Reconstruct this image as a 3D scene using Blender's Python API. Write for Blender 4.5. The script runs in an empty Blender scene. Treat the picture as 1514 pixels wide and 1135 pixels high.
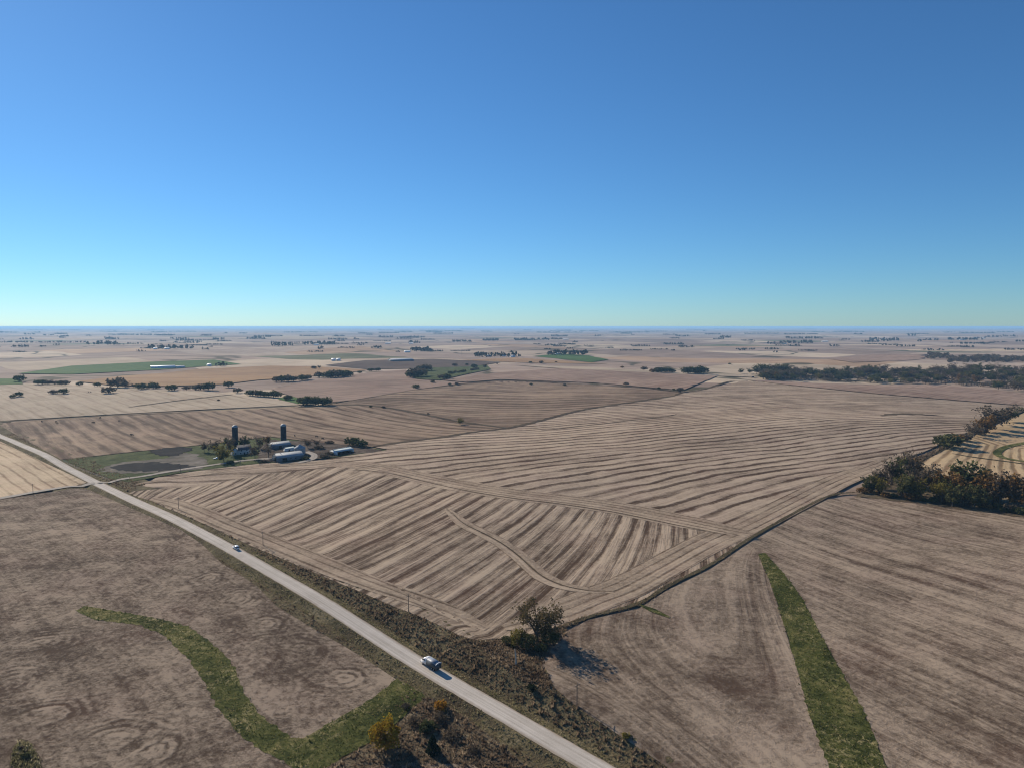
import bpy, math, random
import numpy as np
from mathutils import Vector, Matrix
from mathutils.geometry import delaunay_2d_cdt

R = math.radians
rng = np.random.default_rng(7)
random.seed(7)
SC = bpy.context.scene
COL = SC.collection

# ------------------------------------------------------------------ camera
F_PX, PW, PH = 1040.0, 1514.0, 1135.0          # focal length in photo pixels, photo size
CAM_H = 115.0
PITCH = math.atan((567.5 - 483.0) / F_PX)
cd = bpy.data.cameras.new('camera')
cd.sensor_width = 36.0
cd.lens = 36.0 * F_PX / PW
cd.clip_start = 1.0
cd.clip_end = 200000.0
cam = bpy.data.objects.new('camera', cd)
cam.location = (0, 0, CAM_H)
cam.rotation_euler = (math.pi / 2 - PITCH, 0, 0)
COL.objects.link(cam)
SC.camera = cam

# ------------------------------------------------------------------ sky, sun, exposure
SUN_EL, SUN_AZ = 27.0, -41.0                   # azimuth measured from +Y towards +X
w = bpy.data.worlds.new('World')
SC.world = w
w.use_nodes = True
wn = w.node_tree
bg = wn.nodes['Background']
sky = wn.nodes.new('ShaderNodeTexSky')
sky.sky_type = 'NISHITA'
sky.sun_disc = False
sky.sun_elevation = R(SUN_EL)
sky.sun_rotation = R(SUN_AZ)
sky.altitude = 0.0
sky.air_density = 0.9
sky.dust_density = 0.05
sky.ozone_density = 10.0
tint = wn.nodes.new('ShaderNodeMix')               # even white balance of the whole sky
tint.data_type = 'RGBA'; tint.blend_type = 'MULTIPLY'; tint.inputs[0].default_value = 1.0
tint.inputs[7].default_value = (0.905, 1.045, 0.985, 1)
wn.links.new(sky.outputs[0], tint.inputs[6])
wn.links.new(tint.outputs[2], bg.inputs[0])
bg.inputs[1].default_value = 0.079
sd = bpy.data.lights.new('sun', 'SUN')
sd.energy = 4.4
sd.angle = R(0.53)
sd.color = (1.0, 0.90, 0.76)
sun = bpy.data.objects.new('sun', sd)
sv = Vector((math.sin(R(SUN_AZ)) * math.cos(R(SUN_EL)), math.cos(R(SUN_AZ)) * math.cos(R(SUN_EL)), math.sin(R(SUN_EL))))
sun.rotation_euler = sv.to_track_quat('Z', 'Y').to_euler()
sun.location = sv * 500
COL.objects.link(sun)
SC.view_settings.view_transform = 'Standard'
SC.view_settings.look = 'None'
SC.view_settings.gamma = 1.0
SC.view_settings.use_curve_mapping = False
SC.view_settings.exposure = 0.45
SC.render.engine = 'CYCLES'
SC.cycles.use_denoising = True
SC.cycles.filter_width = 1.15
SC.cycles.max_bounces = 5
SC.cycles.diffuse_bounces = 2
SC.cycles.glossy_bounces = 2
SC.cycles.transmission_bounces = 3
SC.cycles.transparent_max_bounces = 6
SC.cycles.volume_bounces = 1

# ------------------------------------------------------------------ terrain
def sstep(a, b, x):
    t = np.clip((x - a) / (b - a), 0, 1)
    return t * t * (3 - 2 * t)

CTRL = np.array([
    (25, 170, -11), (-9, 235, -8), (-70, 310, -3.5), (-148, 372, 0), (-230, 455, -1.5), (-310, 535, -3.3), (-580, 800, -6.5),
    (-150, 230, -4), (-300, 350, -1), (-130, 150, -8), (-420, 420, 0), (8, 255, -6.5), (50, 308, -4.5), (-29, 412, 1),
    (125, 357, -3.5), (83, 184, -8), (45, 235, -5.5), (250, 350, 3), (400, 450, 5), (200, 200, -3), (150, 550, 4),
    (400, 800, 9), (100, 800, 3), (500, 1300, 10), (-230, 650, 0), (0, 850, -3), (-200, 860, 1), (-100, 1100, 4),
    (250, 1300, 6), (-600, 1100, 2), (700, 900, 3), (330, 520, -1), (60, 100, -10), (-60, 60, -8), (-120, 500, 2)], float)
_S = 170.0
_K = np.exp(-((CTRL[:, None, :2] - CTRL[None, :, :2]) ** 2).sum(-1) / (2 * _S * _S))
_W = np.linalg.solve(_K + 0.12 * np.eye(len(CTRL)), CTRL[:, 2])
def _sines(n, lo, hi, seed):
    r = np.random.default_rng(seed)
    lam, ang, ph = r.uniform(lo, hi, n), r.uniform(0, math.pi, n), r.uniform(0, 6.283, n)
    k = 2 * math.pi / lam
    return np.stack([k * np.cos(ang), k * np.sin(ang), ph, lam / hi], 1)
W1, W2, W3, W4 = _sines(7, 160, 420, 1), _sines(7, 600, 1300, 2), _sines(7, 2200, 5200, 3), _sines(6, 70, 150, 4)
def wav(W, x, y):
    s = np.zeros_like(x)
    for a, b, p, q in W:
        s += q * np.sin(a * x + b * y + p)
    return s / math.sqrt(len(W))
def h0(x, y):
    x = np.asarray(x, float); y = np.asarray(y, float)
    sh = x.shape
    x = x.ravel(); y = y.ravel()
    d = np.hypot(x, y)
    z = np.zeros_like(x)
    near = d < 2600
    if near.any():
        xx, yy = x[near], y[near]
        zz = np.zeros_like(xx)
        for (cx, cy, _), wk in zip(CTRL, _W):
            zz += wk * np.exp(-((xx - cx) ** 2 + (yy - cy) ** 2) / (2 * _S * _S))
        zz *= 1 - sstep(1700, 2500, d[near])
        zz += 0.45 * wav(W4, xx, yy) * (1 - sstep(700, 1500, d[near]))
        z[near] = zz
    z += 1.3 * wav(W1, x, y) * (1 - sstep(1800, 3500, d)) * sstep(150, 450, d)
    z += 9.0 * wav(W2, x, y) * sstep(700, 1700, d) * (1 - sstep(3500, 7000, d))
    z += 9.0 * wav(W3, x, y) * sstep(2500, 6000, d) * (1 - 0.5 * sstep(15000, 40000, d))
    return z.reshape(sh)

def unproj(px, py, hf=None):
    hf = hf or h
    px = np.atleast_1d(np.asarray(px, float)); py = np.atleast_1d(np.asarray(py, float))
    cx, cy = (px - PW / 2) / F_PX, (PH / 2 - py) / F_PX
    dx = cx
    dy = math.cos(PITCH) + cy * math.sin(PITCH)
    dz = -math.sin(PITCH) + cy * math.cos(PITCH)
    n = np.hypot(dx, dy)
    dx, dy, dz = dx / n, dy / n, dz / n
    ts = np.geomspace(60, 90000, 420)
    T = ts[None, :]
    below = (CAM_H + dz[:, None] * T) < hf(dx[:, None] * T, dy[:, None] * T)
    idx = np.where(below.any(1), below.argmax(1), len(ts) - 1)
    idx = np.clip(idx, 1, None)
    lo, hi = ts[idx - 1].copy(), ts[idx].copy()
    for _ in range(26):
        m = 0.5 * (lo + hi)
        b = (CAM_H + dz * m) < hf(dx * m, dy * m)
        hi = np.where(b, m, hi); lo = np.where(b, lo, m)
    return np.stack([dx * hi, dy * hi], 1)

# the county road is one straight line through these photo points
_rp = unproj(*np.array([(869, 1135), (731, 1043), (558, 938), (451, 873), (343, 812), (240, 760.5), (181, 732), (75, 684), (0, 642)]).T, hf=h0)
_rc = _rp.mean(0)
_u, _s, _v = np.linalg.svd(_rp - _rc)
RDIR = _v[0] if _v[0][1] > 0 else -_v[0]      # up-road, away from camera
RNRM = np.array([RDIR[1], -RDIR[0]])          # to the right of travel
def road_sd(x, y):
    return (x - _rc[0]) * RDIR[0] + (y - _rc[1]) * RDIR[1], (x - _rc[0]) * RNRM[0] + (y - _rc[1]) * RNRM[1]
def h(x, y):
    x = np.asarray(x, float); y = np.asarray(y, float)
    z = h0(x, y)
    s, d = road_sd(x, y)
    a = np.abs(d)
    m = (a < 34) & (np.hypot(x, y) < 2200)
    if m.any():
        sm, dm, am = s[m], d[m], a[m]
        cxr, cyr = _rc[0] + sm * RDIR[0], _rc[1] + sm * RDIR[1]
        zr = h0(cxr, cyr)
        near = np.exp(-((cyr - 235) / 95.0) ** 2)
        bank = np.where(dm > 0, 2.6, -0.8) * near * sstep(8.5, 17, am) * (1 - sstep(24, 34, am))
        prof = zr + 0.35 - 0.02 * am - 1.45 * sstep(4.4, 7.5, am) + 0.55 * sstep(8.0, 11, am)
        z = z.copy()
        z[m] = prof * (1 - sstep(9.5, 19, am)) + z[m] * sstep(9.5, 19, am) + bank
    return z

def dens(pts, step, closed=True):
    pts = np.asarray(pts, float)
    out = []
    n = len(pts)
    for i in range(n if closed else n - 1):
        a, b = pts[i], pts[(i + 1) % n]
        k = max(1, int(math.ceil(np.linalg.norm(b - a) / step)))
        for j in range(k):
            out.append(a + (b - a) * j / k)
    if not closed:
        out.append(pts[-1])
    return np.array(out)
def spline(pts, n=8, closed=False):
    p = np.asarray(pts, float)
    out = []
    m = len(p)
    for i in range(m if closed else m - 1):
        g = lambda k: p[k % m] if closed else p[min(max(k, 0), m - 1)]
        a, b, c, d = g(i - 1), g(i), g(i + 1), g(i + 2)
        for j in range(n):
            t = j / n
            out.append(0.5 * ((2 * b) + (-a + c) * t + (2 * a - 5 * b + 4 * c - d) * t * t + (-a + 3 * b - 3 * c + d) * t ** 3))
    if not closed:
        out.append(p[-1])
    return np.array(out)
def W2D(px_pts, step=18, closed=True):
    p = dens(px_pts, step, closed)
    return unproj(p[:, 0], p[:, 1])
def at(px, py):
    p = unproj(px, py)[0]
    return np.array([p[0], p[1], float(h(p[0:1], p[1:2])[0])])

# ------------------------------------------------------------------ object helpers
def tag(o, label=None, cat=None, group=None, kind=None):
    if label: o['label'] = label
    if cat: o['category'] = cat
    if group: o['group'] = group
    if kind: o['kind'] = kind
    return o
def link(o, parent=None):
    COL.objects.link(o)
    if parent is not None: o.parent = parent
    return o
def empty(name, loc=(0, 0, 0), rz=0.0, s=1.0):
    o = bpy.data.objects.new(name, None)
    o.location = loc; o.rotation_euler = (0, 0, rz); o.scale = (s, s, s)
    o.empty_display_size = 0.5
    return link(o)
def mesh_np(name, V, Fc, mat, attrs=None, smooth=False):
    """V (n,3); Fc (m,k) array or list of arrays of equal-width faces"""
    me = bpy.data.meshes.new(name)
    V = np.asarray(V, np.float32)
    groups = [np.asarray(f, np.int32) for f in (Fc if isinstance(Fc, list) else [Fc]) if len(f)]
    me.vertices.add(len(V)); me.vertices.foreach_set('co', V.ravel())
    loops = np.concatenate([g.ravel() for g in groups])
    tot = np.concatenate([np.full(len(g), g.shape[1], np.int32) for g in groups])
    start = np.concatenate([[0], np.cumsum(tot)[:-1]]).astype(np.int32)
    me.loops.add(len(loops)); me.loops.foreach_set('vertex_index', loops)
    me.polygons.add(len(tot)); me.polygons.foreach_set('loop_start', start); me.polygons.foreach_set('loop_total', tot)
    if smooth: me.polygons.foreach_set('use_smooth', np.ones(len(tot), bool))
    me.update(calc_edges=True)
    for k, (dom, arr) in (attrs or {}).items():
        a = me.attributes.new(k, 'FLOAT', dom)
        a.data.foreach_set('value', np.asarray(arr, np.float32).ravel())
    if mat is not None: me.materials.append(mat)
    return me
def obj(name, me, parent=None):
    return link(bpy.data.objects.new(name, me), parent)

class MB:
    """collects boxes, tubes, prisms; build() links them as one mesh object"""
    def __init__(s): s.v, s.q, s.t, s.n = [], [], [], 0
    def add(s, V, Q=(), T=()):
        s.v.append(np.asarray(V, float))
        if len(Q): s.q.append(np.asarray(Q) + s.n)
        if len(T): s.t.append(np.asarray(T) + s.n)
        s.n += len(V); return s
    def hexa(s, P):
        return s.add(P, [(0, 3, 2, 1), (4, 5, 6, 7), (0, 1, 5, 4), (1, 2, 6, 5), (2, 3, 7, 6), (3, 0, 4, 7)])
    def box(s, x0, x1, y0, y1, z0, z1, tx=0, ty=0):
        return s.hexa([(x0, y0, z0), (x1, y0, z0), (x1, y1, z0), (x0, y1, z0),
                       (x0 + tx, y0 + ty, z1), (x1 - tx, y0 + ty, z1), (x1 - tx, y1 - ty, z1), (x0 + tx, y1 - ty, z1)])
    def lathe(s, prof, n=24, c=(0, 0, 0)):
        a = np.linspace(0, 2 * math.pi, n, endpoint=False)
        V, Q, T = [], [], []
        for r, z in prof:
            V += [(c[0] + r * math.cos(t), c[1] + r * math.sin(t), c[2] + z) for t in a]
        for i in range(len(prof) - 1):
            for j in range(n):
                Q.append((i * n + j, i * n + (j + 1) % n, (i + 1) * n + (j + 1) % n, (i + 1) * n + j))
        return s.add(V, Q)
    def tube(s, a, b, r0, r1, n=6):
        a = np.asarray(a, float); b = np.asarray(b, float)
        d = b - a; L = np.linalg.norm(d)
        if L < 1e-6: return s
        d = d / L
        p = np.cross(d, (0, 0, 1) if abs(d[2]) < .9 else (1, 0, 0)); p /= np.linalg.norm(p)
        q = np.cross(d, p)
        t = np.linspace(0, 2 * math.pi, n, endpoint=False)
        ring = np.cos(t)[:, None] * p + np.sin(t)[:, None] * q
        V = np.concatenate([a + ring * r0, b + ring * r1])
        Q = [(j, (j + 1) % n, n + (j + 1) % n, n + j) for j in range(n)]
        s.add(V, Q)
        if n >= 4 and r0 > 0.02:
            s.add(V[:n], [], [(0, j + 1, j) for j in range(1, n - 1)]); s.add(V[n:], [], [(0, j, j + 1) for j in range(1, n - 1)])
        return s
    def prism(s, poly, axis, lo, hi):
        """closed polygon in the two axes other than `axis`, extruded lo..hi along it (poly counter-clockwise)"""
        def mk(u, v, k):
            return {'x': (k, u, v), 'y': (u, k, v), 'z': (u, v, k)}[axis]
        n = len(poly)
        V = [mk(u, v, lo) for u, v in poly] + [mk(u, v, hi) for u, v in poly]
        Q = [(j, (j + 1) % n, n + (j + 1) % n, n + j) for j in range(n)]
        T = [(0, j + 1, j) for j in range(1, n - 1)] + [(n, n + j, n + j + 1) for j in range(1, n - 1)]
        return s.add(V, Q, T)
    def mesh(s, name, mat, smooth=False):
        fs = []
        if s.q: fs.append(np.concatenate(s.q))
        if s.t: fs.append(np.concatenate(s.t))
        return mesh_np(name, np.concatenate(s.v), fs, mat, smooth=smooth)
    def build(s, name, mat, parent=None, smooth=False):
        return obj(name, s.mesh(name, mat, smooth), parent)

def copy_tree(src, loc, rz, sc=1.0, **tags):
    c = src.copy(); COL.objects.link(c)
    c.location = loc; c.rotation_euler = (0, 0, rz); c.scale = sc if isinstance(sc, tuple) else (sc, sc, sc)
    for ch in src.children:
        k = ch.copy(); COL.objects.link(k); k.parent = c
        for g in ch.children:
            kk = g.copy(); COL.objects.link(kk); kk.parent = k
    tag(c, **tags)
    return c

# ------------------------------------------------------------------ material helpers
def lin(r, g, b):
    f = lambda c: (c / 255 / 12.92) if c <= 10 else ((c / 255 + 0.055) / 1.055) ** 2.4
    return (f(r), f(g), f(b))
class G:
    def __init__(s, name):
        s.mat = bpy.data.materials.new(name); s.mat.use_nodes = True
        s.nt = s.mat.node_tree; s.L = s.nt.links.new
        s.b = s.nt.nodes['Principled BSDF']; s.out = s.nt.nodes['Material Output']
        s.b.inputs['Roughness'].default_value = 0.9
        s.b.inputs['Specular IOR Level'].default_value = 0.02
    def n(s, t): return s.nt.nodes.new(t)
    def set(s, inp, v):
        if isinstance(v, bpy.types.NodeSocket): s.L(v, inp)
        elif isinstance(v, (tuple, list)) and len(v) == 3 and inp.type == 'RGBA': inp.default_value = (*v, 1)
        else: inp.default_value = v
    def m(s, op, *a, clamp=False):
        n = s.n('ShaderNodeMath'); n.operation = op; n.use_clamp = clamp
        for i, v in enumerate(a): s.set(n.inputs[i], v)
        return n.outputs[0]
    def pos(s): return s.n('ShaderNodeTexCoord').outputs['Object']
    def attr(s, k):
        n = s.n('ShaderNodeAttribute'); n.attribute_name = k; return n.outputs['Fac']
    def comb(s, x, y, z=0.0):
        n = s.n('ShaderNodeCombineXYZ')
        for i, v in enumerate((x, y, z)): s.set(n.inputs[i], v)
        return n.outputs[0]
    def sep(s, v):
        n = s.n('ShaderNodeSeparateXYZ'); s.L(v, n.inputs[0]); return n.outputs
    def noise(s, vec, scale, detail=2.0, rough=0.5, dist=0.0):
        n = s.n('ShaderNodeTexNoise'); n.inputs['Scale'].default_value = scale
        n.inputs['Detail'].default_value = detail; n.inputs['Roughness'].default_value = rough; n.inputs['Distortion'].default_value = dist
        s.L(vec, n.inputs['Vector']); return n.outputs['Fac']
    def white(s, v, dim='1D'):
        n = s.n('ShaderNodeTexWhiteNoise'); n.noise_dimensions = dim
        s.set(n.inputs['W' if dim == '1D' else 'Vector'], v); return n.outputs['Value']
    def rng(s, v, a, b, c=0.0, d=1.0, smooth=True):
        n = s.n('ShaderNodeMapRange'); n.interpolation_type = 'SMOOTHSTEP' if smooth else 'LINEAR'
        s.set(n.inputs[0], v)
        for i, k in enumerate((a, b, c, d)): n.inputs[i + 1].default_value = k
        return n.outputs[0]
    def mix(s, f, a, b):
        n = s.n('ShaderNodeMix'); n.data_type = 'RGBA'
        s.set(n.inputs[0], f); s.set(n.inputs[6], a); s.set(n.inputs[7], b); return n.outputs[2]
    def ramp(s, f, stops, interp='LINEAR'):
        n = s.n('ShaderNodeValToRGB'); r = n.color_ramp; r.interpolation = interp
        while len(r.elements) > 1: r.elements.remove(r.elements[-1])
        r.elements[0].position, r.elements[0].color = stops[0][0], (*stops[0][1], 1)
        for p, c in stops[1:]:
            e = r.elements.new(p); e.color = (*c, 1)
        s.L(f, n.inputs[0]); return n.outputs[0]
    def color(s, c): s.set(s.b.inputs['Base Color'], c); return s
    def bump(s, hgt, dist, strength=1.0):
        n = s.n('ShaderNodeBump'); n.inputs['Distance'].default_value = dist; n.inputs['Strength'].default_value = strength
        s.L(hgt, n.inputs['Height']); s.L(n.outputs[0], s.b.inputs['Normal'])
def wsum(g, *terms):
    tot = None
    for sock, k, off in terms:
        t = g.m('MULTIPLY', g.m('SUBTRACT', sock, off), k)
        tot = t if tot is None else g.m('ADD', tot, t)
    return tot

RES_L, RES_D = (0.345, 0.272, 0.212), (0.092, 0.064, 0.046)
def field_mat(name, light=RES_L, dark=RES_D, period=12.0, stripe=1.0, rnd=0.35, fine=0.5, fine2=0.4, patch=0.5, pscale=1 / 90, grain=0.35, base=0.6,
              edge=(0.55, 0.95), rings=0.0, green=0.0, wob=0.5, strk=0.0):
    fine *= 1.9; fine2 *= 1.6; patch *= 1.6; grain *= 2.6
    g = G(name); P = g.pos(); u, v = g.attr('u'), g.attr('v')
    wobn = g.noise(P, 1 / 45, 2)
    uu = g.m('ADD', g.m('DIVIDE', u, period), g.m('MULTIPLY', g.m('SUBTRACT', wobn, 0.5), wob))
    fr = g.m('FRACT', uu)
    tri = g.m('MULTIPLY', g.m('ABSOLUTE', g.m('SUBTRACT', fr, 0.5)), 2.0)
    ragg = g.noise(P, 1 / 3.0, 3)
    tri2 = g.m('ADD', tri, g.m('MULTIPLY', g.m('SUBTRACT', ragg, 0.5), 0.35))
    line = g.rng(tri2, edge[0], edge[1])
    mod = g.rng(g.noise(g.comb(g.m('MULTIPLY', u, 1 / 25), g.m('MULTIPLY', v, 1 / 70)), 1.0, 3), 0.3, 0.62, 0.35, 1.0)
    line = g.m('MULTIPLY', line, mod)
    pr = g.white(g.m('FLOOR', uu))
    pr2 = g.white(g.m('FLOOR', g.m('MULTIPLY', uu, 2.0)))
    s1 = g.noise(g.comb(g.m('MULTIPLY', u, 0.9), g.m('MULTIPLY', v, 0.035)), 1.0, 4, 0.6)
    s2 = g.noise(g.comb(g.m('MULTIPLY', u, 0.16), g.m('MULTIPLY', v, 0.010)), 1.0, 3, 0.6)
    pt = g.noise(P, pscale, 5, 0.6)
    pt2 = g.noise(P, pscale * 5.3, 4, 0.6)
    gr = g.noise(P, 0.45, 5, 0.85)
    mid = g.noise(P, 0.07, 4, 0.65)
    f = wsum(g, (line, -1.1 * stripe, 0.12), (pr, rnd * stripe, 0.5), (pr2, 0.6 * rnd * stripe, 0.5), (s1, fine, 0.5), (s2, fine2 * 1.6, 0.5), (pt, patch * 1.8, 0.5), (pt2, patch * 0.9, 0.5), (gr, grain * 1.6, 0.5), (mid, grain * 0.8, 0.5))
    if strk:
        s3 = g.noise(g.comb(g.m('MULTIPLY', u, 0.36), g.m('MULTIPLY', v, 0.007)), 1.0, 2, 0.5)
        s4 = g.noise(g.comb(g.m('MULTIPLY', u, 1.5), g.m('MULTIPLY', v, 0.06), 3.0), 1.0, 2, 0.5)
        f = g.m('ADD', f, wsum(g, (s3, 2.2 * strk, 0.5), (s4, 1.1 * strk, 0.5)))
    if rings:
        rd, rw = g.attr('ring'), g.attr('ringw')
        rr = g.m('SINE', g.m('ADD', g.m('MULTIPLY', rd, 2 * math.pi / 3.1), g.m('MULTIPLY', g.noise(P, 1 / 6, 3), 5.0)))
        rn = g.noise(g.comb(g.m('MULTIPLY', rd, 0.30), 0.0, 0.0), 1.0, 3)
        core = g.rng(g.m('ADD', rd, g.m('MULTIPLY', g.m('SUBTRACT', ragg, 0.5), 5.0)), 1.0, 6.5, 1.0, 0.0)
        rf = wsum(g, (rr, 0.20, 0.0), (rn, 1.6, 0.60), (core, 0.35, 0.0))
        brk = g.rng(g.noise(P, 1 / 9, 3), 0.36, 0.6, 0.15, 1.0)
        f = g.m('ADD', f, g.m('MULTIPLY', g.m('MULTIPLY', g.m('MULTIPLY', rf, brk), rw), rings))
    f = g.rng(g.m('ADD', f, base), -0.28, 1.22)
    c = g.mix(f, dark, light)
    if green:
        gm = g.rng(g.noise(P, 1 / 40, 4), 0.5, 0.7, 0, green)
        c = g.mix(gm, c, (0.10, 0.12, 0.045))
    hue = g.noise(P, 1 / 33, 3)
    c = g.mix(g.rng(hue, 0.42, 0.68, 0, 0.35), c, g.mix(f, (dark[0] * 1.25, dark[1] * 0.98, dark[2] * 0.95), (light[0] * 0.97, light[1] * 0.93, light[2] * 0.98)))
    warm = g.n('ShaderNodeMix'); warm.data_type = 'RGBA'; warm.blend_type = 'MULTIPLY'; warm.inputs[0].default_value = 1.0
    g.L(c, warm.inputs[6]); warm.inputs[7].default_value = (1.0, 0.965, 0.875, 1)
    g.color(warm.outputs[2])
    g.bump(g.m('ADD', f, g.m('MULTIPLY', gr, 0.7)), 0.22, 0.9)
    return g.mat
def rough_grass(name, cols, scale=0.35, along=False, bumpd=0.5, patch=1 / 22):
    g = G(name); P = g.pos()
    a = g.noise(P, scale, 5, 0.7); b = g.noise(P, patch, 4, 0.6); cc = g.noise(P, scale * 3.1, 3, 0.6)
    f = g.m('ADD', wsum(g, (a, 1.3, 0.5), (b, 1.5, 0.5), (cc, 0.7, 0.5)), 0.5, clamp=True)
    n = len(cols)
    g.color(g.ramp(f, [(i / (n - 1), c) for i, c in enumerate(cols)]))
    g.bump(g.m('ADD', a, cc), bumpd, 1.0)
    return g.mat
def plain(name, col, rough=0.6, metal=0.0, spec=0.4, var=0.25, scale=1.5, dirt=None):
    g = G(name); P = g.pos()
    f = g.noise(P, scale, 4, 0.65)
    c2 = dirt or tuple(max(0, k * (1 - var)) for k in col)
    g.color(g.mix(g.rng(f, 0.35, 0.75), col, c2))
    g.b.inputs['Roughness'].default_value = rough; g.b.inputs['Metallic'].default_value = metal; g.b.inputs['Specular IOR Level'].default_value = spec
    return g.mat

# ------------------------------------------------------------------ draped sheets
def fit_phi(segs):
    """row coordinate whose contour lines follow the traced rows (photo-pixel segments)"""
    s = np.array([(*a, *b) for a, b in segs], float)
    A, B = unproj(s[:, 0], s[:, 1]), unproj(s[:, 2], s[:, 3])
    return fit_phi_w(A, B)
def fit_phi_w(A, B, deg=3):
    allp = np.concatenate([A, B]); c = allp.mean(0); sc = max(60.0, np.abs(allp - c).max())
    ex = [(i, j) for i in range(deg + 1) for j in range(deg + 1) if 0 < i + j <= deg]
    if len(A) < 4: ex = [(1, 0), (0, 1)]
    mono = lambda p: np.stack([((p[:, 0] - c[0]) / sc) ** i * ((p[:, 1] - c[1]) / sc) ** j for i, j in ex], 1)
    def grad(p):
        x, y = (p[:, 0] - c[0]) / sc, (p[:, 1] - c[1]) / sc
        gx = np.stack([(i * x ** max(i - 1, 0) * y ** j) if i else 0 * x for i, j in ex], 1) / sc
        gy = np.stack([(j * x ** i * y ** max(j - 1, 0)) if j else 0 * x for i, j in ex], 1) / sc
        return gx, gy
    L = np.linalg.norm(B - A, axis=1, keepdims=True)
    t = (B - A) / L
    t[t[:, 0] < 0] *= -1
    nrm = np.stack([-t[:, 1], t[:, 0]], 1)
    rows, rhs = [], []
    for k in (0.0, 0.5, 1.0):
        p = A + (B - A) * k
        gx, gy = grad(p)
        rows.append(3 * (gx * t[:, :1] + gy * t[:, 1:])); rhs.append(np.zeros(len(A)))
        rows.append(gx * nrm[:, :1] + gy * nrm[:, 1:]); rhs.append(np.ones(len(A)))
    reg = np.diag([0.02 / sc * (0 if i + j == 1 else (i + j) ** 2) for i, j in ex])
    rows.append(reg * 4); rhs.append(np.zeros(len(ex)))
    w_ = np.linalg.lstsq(np.concatenate(rows), np.concatenate(rhs), rcond=None)[0]
    tm = t.mean(0); tm /= np.linalg.norm(tm)
    def f(x, y):
        p = np.stack([x, y], 1)
        pc = c + np.clip(p - c, -1.6 * sc, 1.6 * sc)
        return mono(pc) @ w_, (p - c) @ tm
    return f
ROADROWS = lambda x, y: road_sd(x, y)[::-1]

def drape(name, poly, spacing, mat, dz, rows=None, label=None, kind='structure', extra=None, smooth=True, world=False, pxstep=18, jit=0.0):
    P = np.asarray(poly, float) if world else W2D(poly, pxstep)
    P = dens(P, spacing * 1.2)
    if jit:
        P = P + jit * np.stack([np.sin(P[:, 1] * 0.9 / jit ** .5 + 1.3 * np.sin(P[:, 0] * 0.31)) + 0.6 * np.sin(P[:, 0] * 1.7 + P[:, 1] * 2.1), np.sin(P[:, 0] * 0.8 / jit ** .5 + 1.7 * np.sin(P[:, 1] * 0.27)) + 0.6 * np.sin(P[:, 1] * 1.9 - P[:, 0])], 1)
    keep = np.ones(len(P), bool)
    for i in range(1, len(P)):
        if np.linalg.norm(P[i] - P[i - 1]) < spacing * 0.12: keep[i] = False
    P = P[keep]
    lo, hi = P.min(0), P.max(0)
    gx, gy = np.arange(lo[0], hi[0], spacing), np.arange(lo[1], hi[1], spacing * 0.87)
    X, Y = np.meshgrid(gx, gy); X = X + (np.arange(len(gy)) % 2)[:, None] * spacing * 0.5
    Q = np.stack([X.ravel(), Y.ravel()], 1)
    ins = inside(P, Q)
    Q = Q[ins]
    # keep interior points off the boundary
    if len(Q):
        md = np.full(len(Q), 1e9)
        for i in range(0, len(P), 1):
            md = np.minimum(md, (Q[:, 0] - P[i, 0]) ** 2 + (Q[:, 1] - P[i, 1]) ** 2)
        Q = Q[md > (0.4 * spacing) ** 2]
    allp = np.concatenate([P, Q]) if len(Q) else P
    o = allp.mean(0)
    n = len(P)
    vs, es, fs, *_ = delaunay_2d_cdt([Vector(p - o) for p in allp], [(i, (i + 1) % n) for i in range(n)], [], 0, 1e-4, False)
    V2 = np.array([(v.x, v.y) for v in vs]) + o
    T = np.array([f for f in fs if len(f) == 3], np.int32)
    T = T[inside(P, V2[T].mean(1))]
    a, b, c = V2[T[:, 0]], V2[T[:, 1]], V2[T[:, 2]]
    flip = ((b[:, 0] - a[:, 0]) * (c[:, 1] - a[:, 1]) - (b[:, 1] - a[:, 1]) * (c[:, 0] - a[:, 0])) < 0
    T[flip] = T[flip][:, ::-1]
    z = h(V2[:, 0], V2[:, 1]) + dz
    attrs = {}
    if rows is not None:
        uu, vv = rows(V2[:, 0], V2[:, 1]); attrs = {'u': ('POINT', uu), 'v': ('POINT', vv)}
    if extra: attrs.update(extra(V2[:, 0], V2[:, 1]))
    me = mesh_np(name, np.column_stack([V2, z]), T, mat, attrs, smooth)
    ob = obj(name, me)
    tag(ob, label=label, kind=kind)
    return ob
def inside(P, Q):
    c = np.zeros(len(Q), bool)
    n = len(P)
    for i in range(n):
        a, b = P[i], P[(i + 1) % n]
        if a[1] == b[1]: continue
        m = ((a[1] > Q[:, 1]) != (b[1] > Q[:, 1])) & (Q[:, 0] < (b[0] - a[0]) * (Q[:, 1] - a[1]) / (b[1] - a[1]) + a[0])
        c ^= m
    return c
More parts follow.
